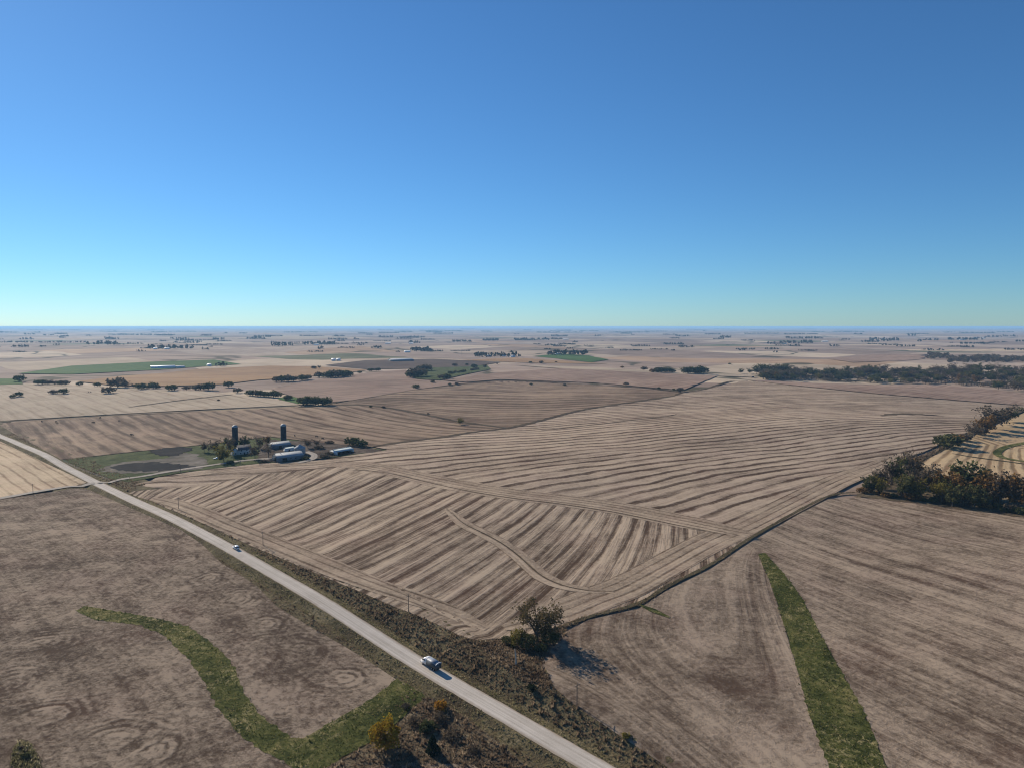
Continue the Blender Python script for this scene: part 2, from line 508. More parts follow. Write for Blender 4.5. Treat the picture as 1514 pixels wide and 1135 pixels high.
def ribbon(name, line_w, width, mat, dz, across=9, step=5.0, label=None, kind='structure', world=True, hf=None, taper=0.0, endtaper=0.0):
    """strip of given width (m, or function of 0..1) along a polyline; u across, v along"""
    p = np.asarray(line_w, float) if world else W2D(line_w, 18, False)
    p = spline(p, 6)
    seg = np.linalg.norm(np.diff(p, axis=0), axis=1); s = np.concatenate([[0], np.cumsum(seg)])
    n = max(3, int(s[-1] / step))
    t = np.linspace(0, s[-1], n)
    c = np.stack([np.interp(t, s, p[:, 0]), np.interp(t, s, p[:, 1])], 1)
    for _ in range(3): c[1:-1] = 0.25 * c[:-2] + 0.5 * c[1:-1] + 0.25 * c[2:]
    d = np.gradient(c, axis=0); d /= np.linalg.norm(d, axis=1, keepdims=True)
    nr = np.stack([d[:, 1], -d[:, 0]], 1)
    wd = np.array([width(k) if callable(width) else width for k in np.linspace(0, 1, n)])
    if endtaper: wd = wd * np.clip(0.08 + np.minimum(t, t[-1] - t) / endtaper, 0, 1) ** 0.6
    a = np.linspace(-0.5, 0.5, across)
    jag = 1 + taper * 0.5 * np.sin(t * 0.31 + 1.3) * np.sin(t * 0.083)
    X = c[:, None, 0] + nr[:, None, 0] * a[None] * (wd * jag)[:, None]
    Y = c[:, None, 1] + nr[:, None, 1] * a[None] * (wd * jag)[:, None]
    Z = h(X.ravel(), Y.ravel()) + dz
    idx = np.arange(n * across).reshape(n, across)
    Fq = np.stack([idx[:-1, :-1], idx[:-1, 1:], idx[1:, 1:], idx[1:, :-1]], -1).reshape(-1, 4)
    me = mesh_np(name, np.column_stack([X.ravel(), Y.ravel(), Z]), Fq, mat,
                 {'u': ('POINT', (a[None] * wd[:, None]).ravel()), 'v': ('POINT', np.repeat(t, across))}, True)
    o = obj(name, me)
    tag(o, label=label, kind=kind)
    return o
# ================================================================== GROUND
def ground_mat():
    g = G('far_farmland'); P = g.pos(); x, y, z = g.sep(P)
    s = g.m('ADD', g.m('MULTIPLY', x, float(RDIR[0])), g.m('MULTIPLY', y, float(RDIR[1])))
    d = g.m('ADD', g.m('MULTIPLY', x, float(RNRM[0])), g.m('MULTIPLY', y, float(RNRM[1])))
    warp = g.m('MULTIPLY', g.m('SUBTRACT', g.noise(P, 1 / 600, 2), 0.5), 120.0)
    sw, dw = g.m('ADD', s, warp), g.m('SUBTRACT', d, warp)
    i = g.m('FLOOR', g.m('DIVIDE', dw, 402.0))
    j = g.m('FLOOR', g.m('ADD', g.m('DIVIDE', sw, 520.0), g.m('MULTIPLY', g.white(i), 5.0)))
    cell = g.white(g.comb(i, j, 1.7), '3D')
    cell2 = g.white(g.comb(j, i, 4.1), '3D')
    c = g.ramp(cell, [(0.0, (0.317, 0.232, 0.177)), (0.16, (0.439, 0.336, 0.250)), (0.30, (0.244, 0.177, 0.134)), (0.44, (0.488, 0.372, 0.262)), (0.56, (0.366, 0.268, 0.201)), (0.68, (0.573, 0.451, 0.311)), (0.78, (0.293, 0.213, 0.159)), (0.90, (0.464, 0.305, 0.183)), (0.96, (0.085, 0.115, 0.040))], 'CONSTANT')
    pt = g.noise(P, 1 / 170, 5, 0.62); st = g.noise(g.comb(g.m('MULTIPLY', s, 1 / 14), g.m('MULTIPLY', d, 1 / 300)), 1.0, 3)
    st2 = g.noise(g.comb(g.m('MULTIPLY', s, 1 / 300), g.m('MULTIPLY', d, 1 / 14)), 1.0, 3)
    k = g.m('ADD', wsum(g, (pt, 3.0, 0.5), (st, 0.9, 0.5), (st2, 0.9, 0.5), (cell2, 0.5, 0.5)), 0.5, clamp=True)
    c = g.mix(k, g.mix(0.45, c, (0.13, 0.092, 0.068)), g.mix(0.25, c, (0.46, 0.36, 0.27)))
    # grassy drainage lines follow a contour of a broad noise
    ln = g.m('ABSOLUTE', g.m('SUBTRACT', g.noise(P, 1 / 1300, 3, 0.55), 0.5))
    c = g.mix(g.rng(ln, 0.002, 0.008, 0.85, 0.0), c, (0.07, 0.062, 0.033))
    g.color(c); g.bump(k, 0.5, 0.6)
    return g.mat
_rad = np.concatenate([np.linspace(0, 1500, 90), 1500 * 1.031 ** np.arange(1, 131)])
_rad = _rad[_rad < 82000]
_ang = np.linspace(0, 2 * math.pi, 720, endpoint=False)
_X = _rad[:, None] * np.sin(_ang)[None]; _Y = _rad[:, None] * np.cos(_ang)[None]
_s, _d = road_sd(_X, _Y)
_near = 1 - sstep(1900, 2600, np.hypot(_X, _Y))
_Z = h0(_X, _Y) - 0.8 * _near - 3.2 * np.exp(-(_d / 26.0) ** 2) * _near
_n, _k = _X.shape
_id = np.arange(_n * _k).reshape(_n, _k)
_F = np.stack([_id[:-1], np.roll(_id, -1, 1)[:-1], np.roll(_id, -1, 1)[1:], _id[1:]], -1).reshape(-1, 4)[:, ::-1]
gnd = obj('ground', mesh_np('ground', np.column_stack([_X.ravel(), _Y.ravel(), _Z.ravel()]), _F, ground_mat(), smooth=True))
tag(gnd, label='rolling harvested farmland reaching the hazy horizon', kind='structure')

# ---- materials of the ground sheets
M = {}
M['soy_near'] = field_mat('soy_residue_near', (0.33, 0.262, 0.205), (0.085, 0.06, 0.045), period=9, stripe=0.12, fine=0.4, fine2=0.28, patch=0.7, pscale=1 / 60, grain=1.0, base=0.58, rings=2.0)
M['soy_right'] = field_mat('soy_residue_right', (0.365, 0.29, 0.228), (0.085, 0.06, 0.045), period=14, stripe=0.25, fine=0.7, fine2=0.65, patch=0.42, pscale=1 / 60, grain=0.6, strk=0.3, base=0.56, rings=0.5)
M['corn_upper'] = field_mat('windrowed_residue_upper', (0.45, 0.358, 0.282), (0.072, 0.047, 0.033), period=12.4, strk=0.35, stripe=0.85, rnd=0.28, fine=0.42, fine2=0.35, patch=0.36, pscale=1 / 110, grain=0.35, base=0.68, edge=(0.52, 0.86), wob=0.9)
M['corn_lower'] = field_mat('windrowed_residue_lower', (0.46, 0.366, 0.285), (0.078, 0.052, 0.037), period=9.2, strk=0.75, stripe=0.62, rnd=0.5, fine=0.85, fine2=0.45, patch=0.26, pscale=1 / 70, grain=0.3, base=0.6, edge=(0.45, 0.88), wob=0.45)
M['headland'] = field_mat('headland_residue', (0.45, 0.358, 0.278), (0.10, 0.07, 0.05), period=5.2, stripe=0.55, rnd=0.45, fine=0.5, fine2=0.2, patch=0.32, pscale=1 / 40, grain=0.4, base=0.68, edge=(0.55, 1.0), wob=0.25)
M['mid_brown'] = field_mat('residue_mid_brown', (0.35, 0.262, 0.195), (0.092, 0.064, 0.047), period=18, stripe=0.6, rnd=0.5, fine=0.4, fine2=0.7, patch=0.5, pscale=1 / 150, grain=0.2, base=0.55, edge=(0.4, 0.95))
M['pale'] = field_mat('residue_pale', (0.47, 0.39, 0.305), (0.2, 0.155, 0.115), period=22, stripe=0.35, rnd=0.4, fine=0.3, fine2=0.5, patch=0.45, pscale=1 / 160, grain=0.2, base=0.72, edge=(0.6, 1.0))
M['straw'] = field_mat('straw_stubble', (0.60, 0.48, 0.35), (0.21, 0.15, 0.10), period=9.0, stripe=0.6, rnd=0.4, fine=0.4, fine2=0.3, patch=0.3, pscale=1 / 60, grain=0.25, base=0.74, edge=(0.6, 1.0))
M['gold'] = field_mat('golden_stubble', (0.53, 0.40, 0.255), (0.2, 0.14, 0.085), period=9.0, stripe=0.9, rnd=0.3, fine=0.3, fine2=0.3, patch=0.3, pscale=1 / 60, grain=0.25, base=0.7, edge=(0.35, 0.9))
M['tan'] = field_mat('tan_stubble', (0.40, 0.265, 0.155), (0.22, 0.14, 0.085), period=25, stripe=0.2, rnd=0.3, fine=0.2, fine2=0.5, patch=0.6, pscale=1 / 200, grain=0.15, base=0.55)
M['mauve'] = field_mat('mauve_residue', (0.36, 0.265, 0.215), (0.16, 0.112, 0.09), period=25, stripe=0.25, rnd=0.4, fine=0.2, fine2=0.6, patch=0.5, pscale=1 / 200, grain=0.15, base=0.55)
M['dark'] = field_mat('tilled_dark', (0.155, 0.118, 0.098), (0.08, 0.06, 0.05), period=25, stripe=0.25, rnd=0.3, fine=0.2, fine2=0.5, patch=0.6, pscale=1 / 200, grain=0.15, base=0.5)
def green_mat(name, cols, fleck=0.0):
    g = G(name); P = g.pos()
    a = g.noise(P, 0.5, 5, 0.8); b = g.noise(P, 1 / 9, 4, 0.65); c3 = g.noise(P, 1 / 30, 3, 0.6)
    f = g.m('ADD', wsum(g, (a, 2.2, 0.5), (b, 1.9, 0.5), (c3, 1.6, 0.5)), 0.46, clamp=True)
    n = len(cols)
    c = g.ramp(f, [(i / (n - 1), k) for i, k in enumerate(cols)])
    if fleck:
        fl = g.m('MULTIPLY', g.rng(g.noise(P, 0.33, 4, 0.8, 1.2), 0.50, 0.64), g.rng(g.noise(P, 1 / 16, 3), 0.42, 0.6))
        c = g.mix(g.m('MULTIPLY', fl, fleck), c, (0.33, 0.27, 0.13))
    g.color(c); g.bump(a, 0.6, 1.0)
    return g.mat
M['waterway'] = green_mat('waterway_grass', [(0.03, 0.036, 0.011), (0.062, 0.07, 0.02), (0.11, 0.108, 0.034), (0.22, 0.185, 0.075)], 0.9)
M['pasture'] = green_mat('pasture_grass', [(0.045, 0.055, 0.02), (0.08, 0.095, 0.034), (0.13, 0.13, 0.06)])
M['greenfield'] = green_mat('green_cover', [(0.05, 0.095, 0.025), (0.075, 0.13, 0.035), (0.11, 0.15, 0.05)])
M['verge'] = rough_grass('verge_ground', [(0.05, 0.037, 0.022), (0.095, 0.073, 0.042), (0.15, 0.122, 0.066), (0.25, 0.20, 0.125)], 0.4, bumpd=0.5)
M['scrub'] = rough_grass('scrub_ground', [(0.045, 0.034, 0.022), (0.095, 0.07, 0.045), (0.155, 0.12, 0.075), (0.24, 0.195, 0.12)], 0.3, bumpd=0.7)
M['margin'] = rough_grass('margin_grass', [(0.045, 0.036, 0.022), (0.09, 0.075, 0.042), (0.16, 0.13, 0.08)], 0.3, bumpd=0.4)
M['ditchbrown'] = rough_grass('ditch_grass', [(0.045, 0.033, 0.022), (0.085, 0.062, 0.04), (0.13, 0.10, 0.065)], 0.1, bumpd=0.4)
M['mud'] = rough_grass('lot_mud', [(0.008, 0.008, 0.009), (0.014, 0.013, 0.014), (0.04, 0.035, 0.03)], 0.1, bumpd=0.1)
M['greymud'] = rough_grass('lot_dry_mud', [(0.06, 0.055, 0.04), (0.14, 0.12, 0.095), (0.24, 0.205, 0.17)], 0.08, bumpd=0.1)
M['yard'] = rough_grass('yard_dirt', [(0.035, 0.026, 0.02), (0.08, 0.06, 0.045), (0.18, 0.145, 0.115)], 0.1, bumpd=0.3)
def gravel_mat(name, base, dirt, tracks=True):
    g = G(name); P = g.pos(); u, v = g.attr('u'), g.attr('v')
    st = g.noise(g.comb(g.m('MULTIPLY', u, 1.1), g.m('MULTIPLY', v, 0.012)), 1.0, 4, 0.6)
    gr = g.noise(P, 2.5, 4, 0.7); b = g.noise(P, 1 / 12, 4, 0.6)
    ed = g.rng(g.m('ADD', g.m('ABSOLUTE', u), g.m('MULTIPLY', g.m('SUBTRACT', g.noise(P, 0.4, 3), 0.5), 1.2)), 2.6, 3.9)
    f = g.m('ADD', wsum(g, (st, 2.6, 0.5), (gr, 1.2, 0.5), (b, 1.2, 0.5)), 0.6, clamp=True)
    c = g.mix(f, dirt, base)
    if tracks: c = g.mix(g.m('MULTIPLY', ed, 0.75), c, (0.30, 0.235, 0.17))
    g.color(c); g.bump(g.m('ADD', gr, st), 0.05, 0.6)
    return g.mat
M['gravel'] = gravel_mat('limestone_gravel', (0.56, 0.50, 0.43), (0.35, 0.305, 0.25))
M['lane'] = gravel_mat('lane_gravel', (0.42, 0.37, 0.31), (0.25, 0.215, 0.175), False)

# ---- rows (row directions traced from the photograph)
ROW_UP = fit_phi([((560, 681), (763, 666)), ((690, 686), (830, 665)), ((807, 718), (1000, 686)), ((760, 679), (1000, 650)), ((1114, 652), (1352, 631)), ((1114, 681), (1378, 648)),
                  ((1200, 660), (1345, 639)), ((760, 645), (987, 634)), ((980, 735), (1200, 692)), ((1246, 584), (1440, 590)), ((1114, 613), (1330, 606)), ((1000, 600), (1130, 592)), ((1190, 700), (1300, 672))])
ROW_LO = fit_phi([((409, 790), (494, 745)), ((446, 803), (583.5, 758.5)), ((496, 822), (640, 764)), ((763.5, 779.5), (792.5, 744.6)), ((816, 829), (880, 756)), ((865, 855), (920.5, 771)),
                  ((612, 861), (702, 812)), ((673, 890), (757, 828)), ((943, 845), (962, 785)), ((350, 760), (420, 728)), ((309, 740), (380, 703)), ((360, 770), (470, 722)), ((270, 742), (330, 716))])
ROW_F4 = fit_phi([((1259, 800), (1514, 889)), ((1266, 879), (1514, 962)), ((1316, 955), (1514, 1034)), ((1330, 760), (1514, 800)), ((1400, 1060), (1514, 1120))])
ROW_F3 = fit_phi([((880, 1047), (996, 1110)), ((850, 985), (960, 1060)), ((1138, 869), (1177, 1011)), ((1100, 860), (1150, 1060)), ((1020, 960), (1100, 1100)), ((930, 960), (1040, 1080))])
ROW_F9 = fit_phi([((1380, 691), (1407, 670)), ((1449, 704), (1459, 683)), ((1420, 700), (1436, 676)), ((1500, 705), (1490, 690))])
ROW_5B = fit_phi([((600, 590), (720, 594)), ((760, 600), (900, 592)), ((640, 605), (740, 610)), ((700, 575), (860, 580))])
ROW_5A = fit_phi([((40, 626), (114, 671)), ((127, 626), (185, 660)), ((238, 613), (327, 642)), ((380, 620), (470, 640)), ((480, 615), (600, 640)), ((520, 640), (600, 648))])
EASTROWS = lambda x, y: road_sd(x, y)

# turning circles left by the tractor (photo pixels of their centres, radius metres)
RING1 = [(511, 1002, 12), (447, 957, 11), (394, 922, 11), (352, 885, 10), (309, 855, 10), (272, 826, 9), (240, 799, 9), (169, 1091, 13), (66, 1058, 13), (22, 1010, 12), (60, 950, 13), (230, 1110, 10)]
RING4 = [(1294, 1000, 9), (1385, 1128, 8)]
RING3 = [(945, 935, 26), (1085, 850, 18)]
def ring_attrs(lst):
    C = [(at(a, b)[:2], r) for a, b, r in lst]
    def f(x, y):
        rd = np.full(len(x), 99.0); rw = np.zeros(len(x))
        for c, r in C:
            dx, dy = x - c[0], y - c[1]
            s_, d_ = dx * RDIR[0] + dy * RDIR[1], dx * RNRM[0] + dy * RNRM[1]
            dd = np.hypot(s_ * 1.1, np.where(d_ < 0, d_ * 0.72, d_ * 1.05))
            dd = dd * (1 + 0.10 * np.sin(2 * np.arctan2(d_, s_) + r) + 0.05 * np.sin(5 * np.arctan2(d_, s_) + c[0]))
            m = dd < rd
            rd = np.where(m, dd, rd); rw = np.where(m, np.exp(-(dd / (r * 1.05)) ** 4) * (0.65 + 0.35 * np.tanh((d_ + 3) / 4)), rw)
        return {'ring': ('POINT', rd), 'ringw': ('POINT', rw)}
    return f

# ---- county road corridor, fine enough for its ditches
def corridor(name, d0, d1, across, step, mat, dz, s0, s1, label, jag=0.0):
    s = np.arange(s0, s1, step); a = np.linspace(d0, d1, across)
    S, D = np.meshgrid(s, a, indexing='ij')
    if jag:
        nz = 0.5 * np.sin(s * 0.37) * np.sin(s * 0.113 + 1) + 0.5 * np.sin(s * 0.83 + 2) * np.sin(s * 0.21)
        D = D * (1 + jag * nz[:, None])
    X, Y = _rc[0] + S * RDIR[0] + D * RNRM[0], _rc[1] + S * RDIR[1] + D * RNRM[1]
    Z = h(X, Y) + dz
    idx = np.arange(S.size).reshape(S.shape)
    Fq = np.stack([idx[:-1, :-1], idx[:-1, 1:], idx[1:, 1:], idx[1:, :-1]], -1).reshape(-1, 4)
    o = obj(name, mesh_np(name, np.column_stack([X.ravel(), Y.ravel(), Z.ravel()]), Fq, mat, {'u': ('POINT', D.ravel()), 'v': ('POINT', S.ravel())}, True))
    tag(o, label=label, kind='structure')
    return o
_s0 = road_sd(*at(869, 1135)[:2])[0] - 130
corridor('road_verge', -30, 30, 49, 3.0, M['verge'], -0.02, _s0, _s0 + 1500, 'rough brown and green verge with ditches along the gravel road')
corridor('gravel_road', -3.9, 3.9, 9, 3.0, M['gravel'], 0.06, _s0, _s0 + 1500, 'straight pale gravel county road running past the harvested fields', 0.05)

# ---- fields (outlines traced in photo pixels)
WW1 = [(125, 895.5), (194, 907), (241.5, 916), (277.5, 925.5), (305, 945), (330, 965), (347, 986.5), (361, 1025), (388.6, 1061), (407.5, 1073), (431, 1090), (448, 1092), (486, 1069), (528, 1046), (560, 1025), (585, 1003.6),
       (604, 1012), (628, 1028), (627, 1033), (593, 1063), (549, 1096), (502, 1122), (470, 1150), (435, 1135), (401, 1115.6), (388, 1111), (355, 1086), (322, 1047.6), (302.5, 1009), (277.5, 972.6), (241.5, 939), (208, 924), (139, 916), (112.4, 903)]
EDGE1 = [(130, 723), (240, 771), (266, 782), (301, 806), (327, 832), (354, 848), (383, 869), (409, 896), (435.5, 912), (465, 930), (504, 952), (545, 977), (585, 1003.6)]
drape('harvested_field', [(-420, 806), (0, 738), (60, 729), (110, 722)] + EDGE1 + [(600, 1014), (570, 1060), (510, 1110), (470, 1150), (560, 1420), (-420, 1420)], 3.2, M['soy_near'], 0.10, ROADROWS,
      'brown harvested field with curved tractor turning marks beside the road', extra=ring_attrs(RING1))
EDGE2 = [(184, 727), (205, 735), (240, 744), (274, 760), (319, 782), (372, 807), (425, 829), (478, 852), (531, 874), (583.5, 897), (613, 908), (647, 923), (679, 939), (703, 946), (745, 943)]
LINE23 = [(790, 937), (835, 926), (870, 911), (945, 893), (985, 867), (1050, 835), (1110, 795), (1180, 755), (1225, 733)]
SOUTH = [(1225, 733), (1255, 712), (1300, 690), (1365, 668), (1420, 643), (1514, 603), (1620, 560)]
FAR2 = [(1620, 598), (1510, 600), (1300, 583), (1160, 569), (1105, 563), (1010, 580)]
DITCH2 = [(998, 585), (945, 593), (866, 605), (813, 618), (760, 631), (697, 639), (657, 645.7), (604.6, 652), (552, 660)]
FARMS = [(574, 664), (543, 668), (509, 674), (475, 680), (440, 682), (389, 684.5), (320, 692), (276, 698), (230, 706), (200, 714), (184, 727)]
drape('harvested_field', [(300, 718), (389, 700), (500, 690), (560, 695), (633, 711), (705, 725), (763, 734), (822, 741), (909, 754), (1000, 772), (1075, 786), (1100, 800), (1180, 755)] + SOUTH + FAR2 + DITCH2 + FARMS[:-2] + [(210, 718), (240, 722)], 6.0, M['corn_upper'], 0.13, ROW_UP,
      'large harvested field with long pale windrows rising behind the farmstead')
drape('harvested_field', [(184, 727), (240, 722), (300, 718), (389, 700), (500, 690), (560, 695), (633, 711), (705, 725), (763, 734), (822, 741), (909, 754), (1000, 772), (1075, 786), (1100, 800)] + LINE23[:-2][::-1][1:] + EDGE2[::-1][:-1], 4.0, M['corn_lower'], 0.11, ROW_LO,
      'harvested field of broad light and dark strips running down to the roadside')
EDGE3 = [(800, 984), (808, 990), (819, 1016), (853, 1045), (903.5, 1079), (960, 1116), (1010, 1150), (1150, 1250), (1255, 1335)]
WW2L = [(1121, 819.5), (1141, 866), (1157.6, 918.6), (1177.4, 985), (1197, 1057), (1227, 1135), (1262, 1225), (1300, 1320)]
WW2R = [(1131, 817), (1157.6, 846), (1187, 885.6), (1214, 938.5), (1247, 998), (1276.6, 1051), (1310, 1130), (1380, 1240), (1440, 1330)]
drape('harvested_field', [(812, 952), (835, 934), (870, 916), (945, 899), (985, 873), (1050, 841), (1110, 801)] + WW2L + EDGE3[::-1], 3.2, M['soy_right'], 0.12, ROW_F3,
      'brown harvested field with curving tractor tracks between the oak and the grass waterway', extra=ring_attrs(RING3))
drape('harvested_field', [(1110, 801), (1180, 760), (1225, 737), (1287, 735), (1345, 742), (1407, 750), (1470, 758), (1514, 763), (1800, 800), (1900, 1330)] + WW2R[::-1] + [(1121, 819.5)], 3.4, M['soy_right'], 0.125, ROW_F4,
      'wide brown harvested field below the wooded gully, right of the grass waterway', extra=ring_attrs(RING4))
drape('grass_waterway', WW1, 2.2, M['waterway'], 0.17, None, jit=0.35, label='curving dark green grass waterway through the field with turning marks')
drape('grass_waterway', WW2L + WW2R[::-1], 2.2, M['waterway'], 0.19, None, jit=0.4, label='straight green and straw flecked grass waterway between two brown fields')
drape('rough_grass_island', jit=0.3, poly=spline([(18, 1110), (30, 1092), (48, 1100), (62, 1128), (66, 1150), (30, 1150), (14, 1130)], 4, True), spacing=1.5, mat=M['scrub'], dz=0.2, label='small oval of rough olive grass left unploughed in the field')
drape('scrub_ground', [(703, 948), (745, 945), (790, 938), (835, 927), (842, 935), (815, 958), (800, 984), (812, 1000), (822, 1022), (800, 1016), (760, 1000), (720, 965)], 2.0, M['scrub'], 0.05, None, 'brushy brown ground under the roadside oak')
drape('scrub_ground', [(628, 1031), (650, 1036), (690, 1063), (740, 1100), (800, 1150), (900, 1250), (1040, 1420), (545, 1420), (455, 1150), (502, 1124), (549, 1098), (593, 1066)], 2.0, M['scrub'], 0.22, None, 'brushy creek corner below the gravel road')
drape('scrub_ground', [(1262, 734), (1287, 722), (1318, 703), (1345, 690), (1366, 690), (1362, 712), (1380, 724), (1440, 730), (1514, 742), (1600, 755), (1600, 775), (1514, 765), (1470, 759), (1407, 751), (1345, 743), (1287, 736)], 4, M['scrub'], 0.3, None, 'brushy floor of the wooded gully', jit=1.0)
drape('harvested_field', [(535, 1136), (580, 1131), (640, 1129), (700, 1132), (760, 1165), (860, 1300), (900, 1420), (600, 1420), (530, 1160)], 4, M['soy_near'], 0.34, ROADROWS, 'corner of tan soil below the brushy creek corner', extra=ring_attrs(RING4), jit=0.5)
# headlands: extra passes along field edges, pale parallel lines
def hl(px, width, label, mat='headland', dz=0.2, across=9, step=4.0, **k):
    return ribbon('field_headland', unproj(*np.array(px, float).T), width, M[mat], dz, across, step, label, endtaper=40.0, **k)
hl([(225, 737), (262, 745), (330, 772), (400, 800), (470, 829), (540, 857), (610, 884), (680, 912), (720, 930)], 15, 'pale headland passes parallel to the gravel road')
hl([(470, 690), (520, 686), (560, 692), (633, 708), (705, 722), (763, 731), (822, 738), (909, 750), (1000, 768), (1060, 780), (1110, 790)], 26, 'pale curved headland passes splitting the windrowed field', dz=0.26)
hl([(745, 928), (830, 905), (885, 882), (925, 868), (990, 832), (1060, 795), (1110, 775), (1180, 740), (1250, 706), (1330, 676)], 22, 'pale headland passes along the gully edge', dz=0.24)
hl([(660, 752), (685, 774), (712, 787), (740, 802), (762, 818), (778, 832), (807, 856), (851, 871), (909, 875)], 10, 'winding grassed swale crossing the striped field', dz=0.3, across=9)
hl([(200, 716), (276, 703), (389, 689), (475, 684), (540, 674)], 12, 'pale headland passes along the farm lane', dz=0.24)
hl([(668, 757), (685, 774), (712, 787), (740, 802), (762, 818), (778, 832), (807, 856), (851, 871), (895, 876)], 0.9, 'thin dark rut along the swale', 'ditchbrown', 0.36, 3)
hl([(500, 694), (560, 697), (633, 713), (705, 728), (763, 737), (822, 744), (909, 757), (1000, 776), (1080, 792)], 1.1, 'thin dark furrow beside the curved headland', 'ditchbrown', 0.34, 3)
# field margins, ditches and terraces: narrow strips of dead grass
def strip(px, width, label, mat='margin', dz=0.3, step=5.0):
    return ribbon('grass_strip', unproj(*np.array(px, float).T), width, M[mat], dz, 5, step, label, taper=0.5, endtaper=15.0)
strip(LINE23 + [(1255, 728), (1290, 730)], 2.2, 'brown grass margin between the striped field and the brown fields')
strip([(943, 893), (960, 899), (990, 913)], 5.0, 'short dark green gully grass below the field margin', 'waterway')
strip([(1300, 722), (1340, 695), (1365, 676), (1420, 649), (1514, 605), (1600, 570)], 7, 'weedy fence line climbing beside the lone trees')
strip(DITCH2[::-1], 9, 'dark brown drainage ditch behind the farmstead', 'ditchbrown', 0.35)
strip([(998, 585), (1010, 580), (1050, 573), (1105, 563)], 7, 'dark fence line on the crest of the windrowed field', 'ditchbrown', 0.35)
strip([(475, 599.5), (546, 599.5), (618, 611), (678.6, 623), (744.6, 632), (765, 631)], 8, 'dark terrace line curving down to the drainage ditch', 'ditchbrown', 0.35)
strip([(0, 624), (150, 615), (300, 607), (430, 601), (475, 599), (620, 575), (740, 563), (880, 569), (1010, 580)], 7, 'grassy fence line across the far edge of the middle fields', 'ditchbrown', 0.4)
strip([(190, 602), (250, 594), (300, 588), (345, 583)], 8, 'dark terrace line in the pale field', 'ditchbrown', 0.4)
strip([(800, 636), (900, 625), (980, 616), (1000, 612)], 4, 'faint furrow across the upper windrows', 'ditchbrown', 0.3)
ribbon('damp_patch', unproj(*np.array([(1303, 614.5), (1330, 611.5), (1352, 612.5), (1372, 613), (1395, 615)], float).T), 15, M['ditchbrown'], 0.3, 5, 5, 'long dark damp streak among the upper windrows', taper=1.0, endtaper=45.0)

# ---- middle distance
drape('harvested_field', [(90, 679), (4, 631)] + [(-40, 610), (0, 625), (150, 616), (300, 608), (430, 602), (475, 600), (546, 600), (618, 611), (678.6, 623), (744.6, 632), (697, 639), (657, 645.7), (604.6, 652), (552, 660), (480, 655), (400, 645), (330, 654), (200, 667)], 9, M['mid_brown'], 0.12, ROW_5A,
      'brown harvested field with long rows behind the silos')
drape('harvested_field', [(475, 600), (620, 575), (740, 563), (880, 569), (1010, 580), (998, 585), (945, 593), (866, 605), (813, 618), (760, 631), (744.6, 632), (678.6, 623), (618, 611), (546, 600)], 10, M['mid_brown'], 0.14, ROW_5B,
      'brown contour-worked field between the terrace line and the crest')
drape('stubble_field', [(-400, 690), (0, 735), (60, 727), (108, 719), (128, 713), (95, 697), (50, 676), (0, 652), (-200, 560)], 4, M['straw'], 0.12, ROADROWS, 'straw coloured stubble field across the gravel road')
drape('harvested_field', [(-60, 618), (0, 622), (150, 613), (300, 605), (430, 599), (470, 598), (420, 592), (352, 584), (300, 578), (200, 574), (100, 570), (0, 566), (-200, 566)], 14, M['pale'], 0.2, ROADROWS, 'pale harvested field beyond the fence line with a dark terrace')
drape('stubble_field', [(1300, 728), (1340, 700), (1368, 680), (1420, 653), (1514, 610), (1620, 565), (1760, 640), (1760, 790), (1514, 757), (1400, 742)], 5, M['gold'], 0.12, ROW_F9, 'golden stubble field with curved rows behind the wooded gully')
_c = [(1560, 648), (1514, 655), (1490, 660), (1477, 666), (1474, 671), (1484, 677), (1500, 680), (1530, 684), (1570, 690)]
ribbon('grass_waterway', unproj(*np.array(_c, float).T), 6.5, M['waterway'], 0.4, 5, 4, 'hooked green grass strip in the golden stubble field')
strip([(1407, 670), (1440, 676), (1480, 681), (1530, 688)], 3.0, 'thin dark furrow in the golden stubble field', 'margin', 0.5)
drape('harvested_field', [(1105, 562), (1160, 568), (1300, 582), (1510, 599), (1620, 606), (1620, 590), (1514, 581), (1460, 575), (1400, 570), (1300, 568.5), (1200, 566), (1130, 562)], 12, M['mauve'], 0.2, EASTROWS, 'mauve harvested strip in front of the woodland')
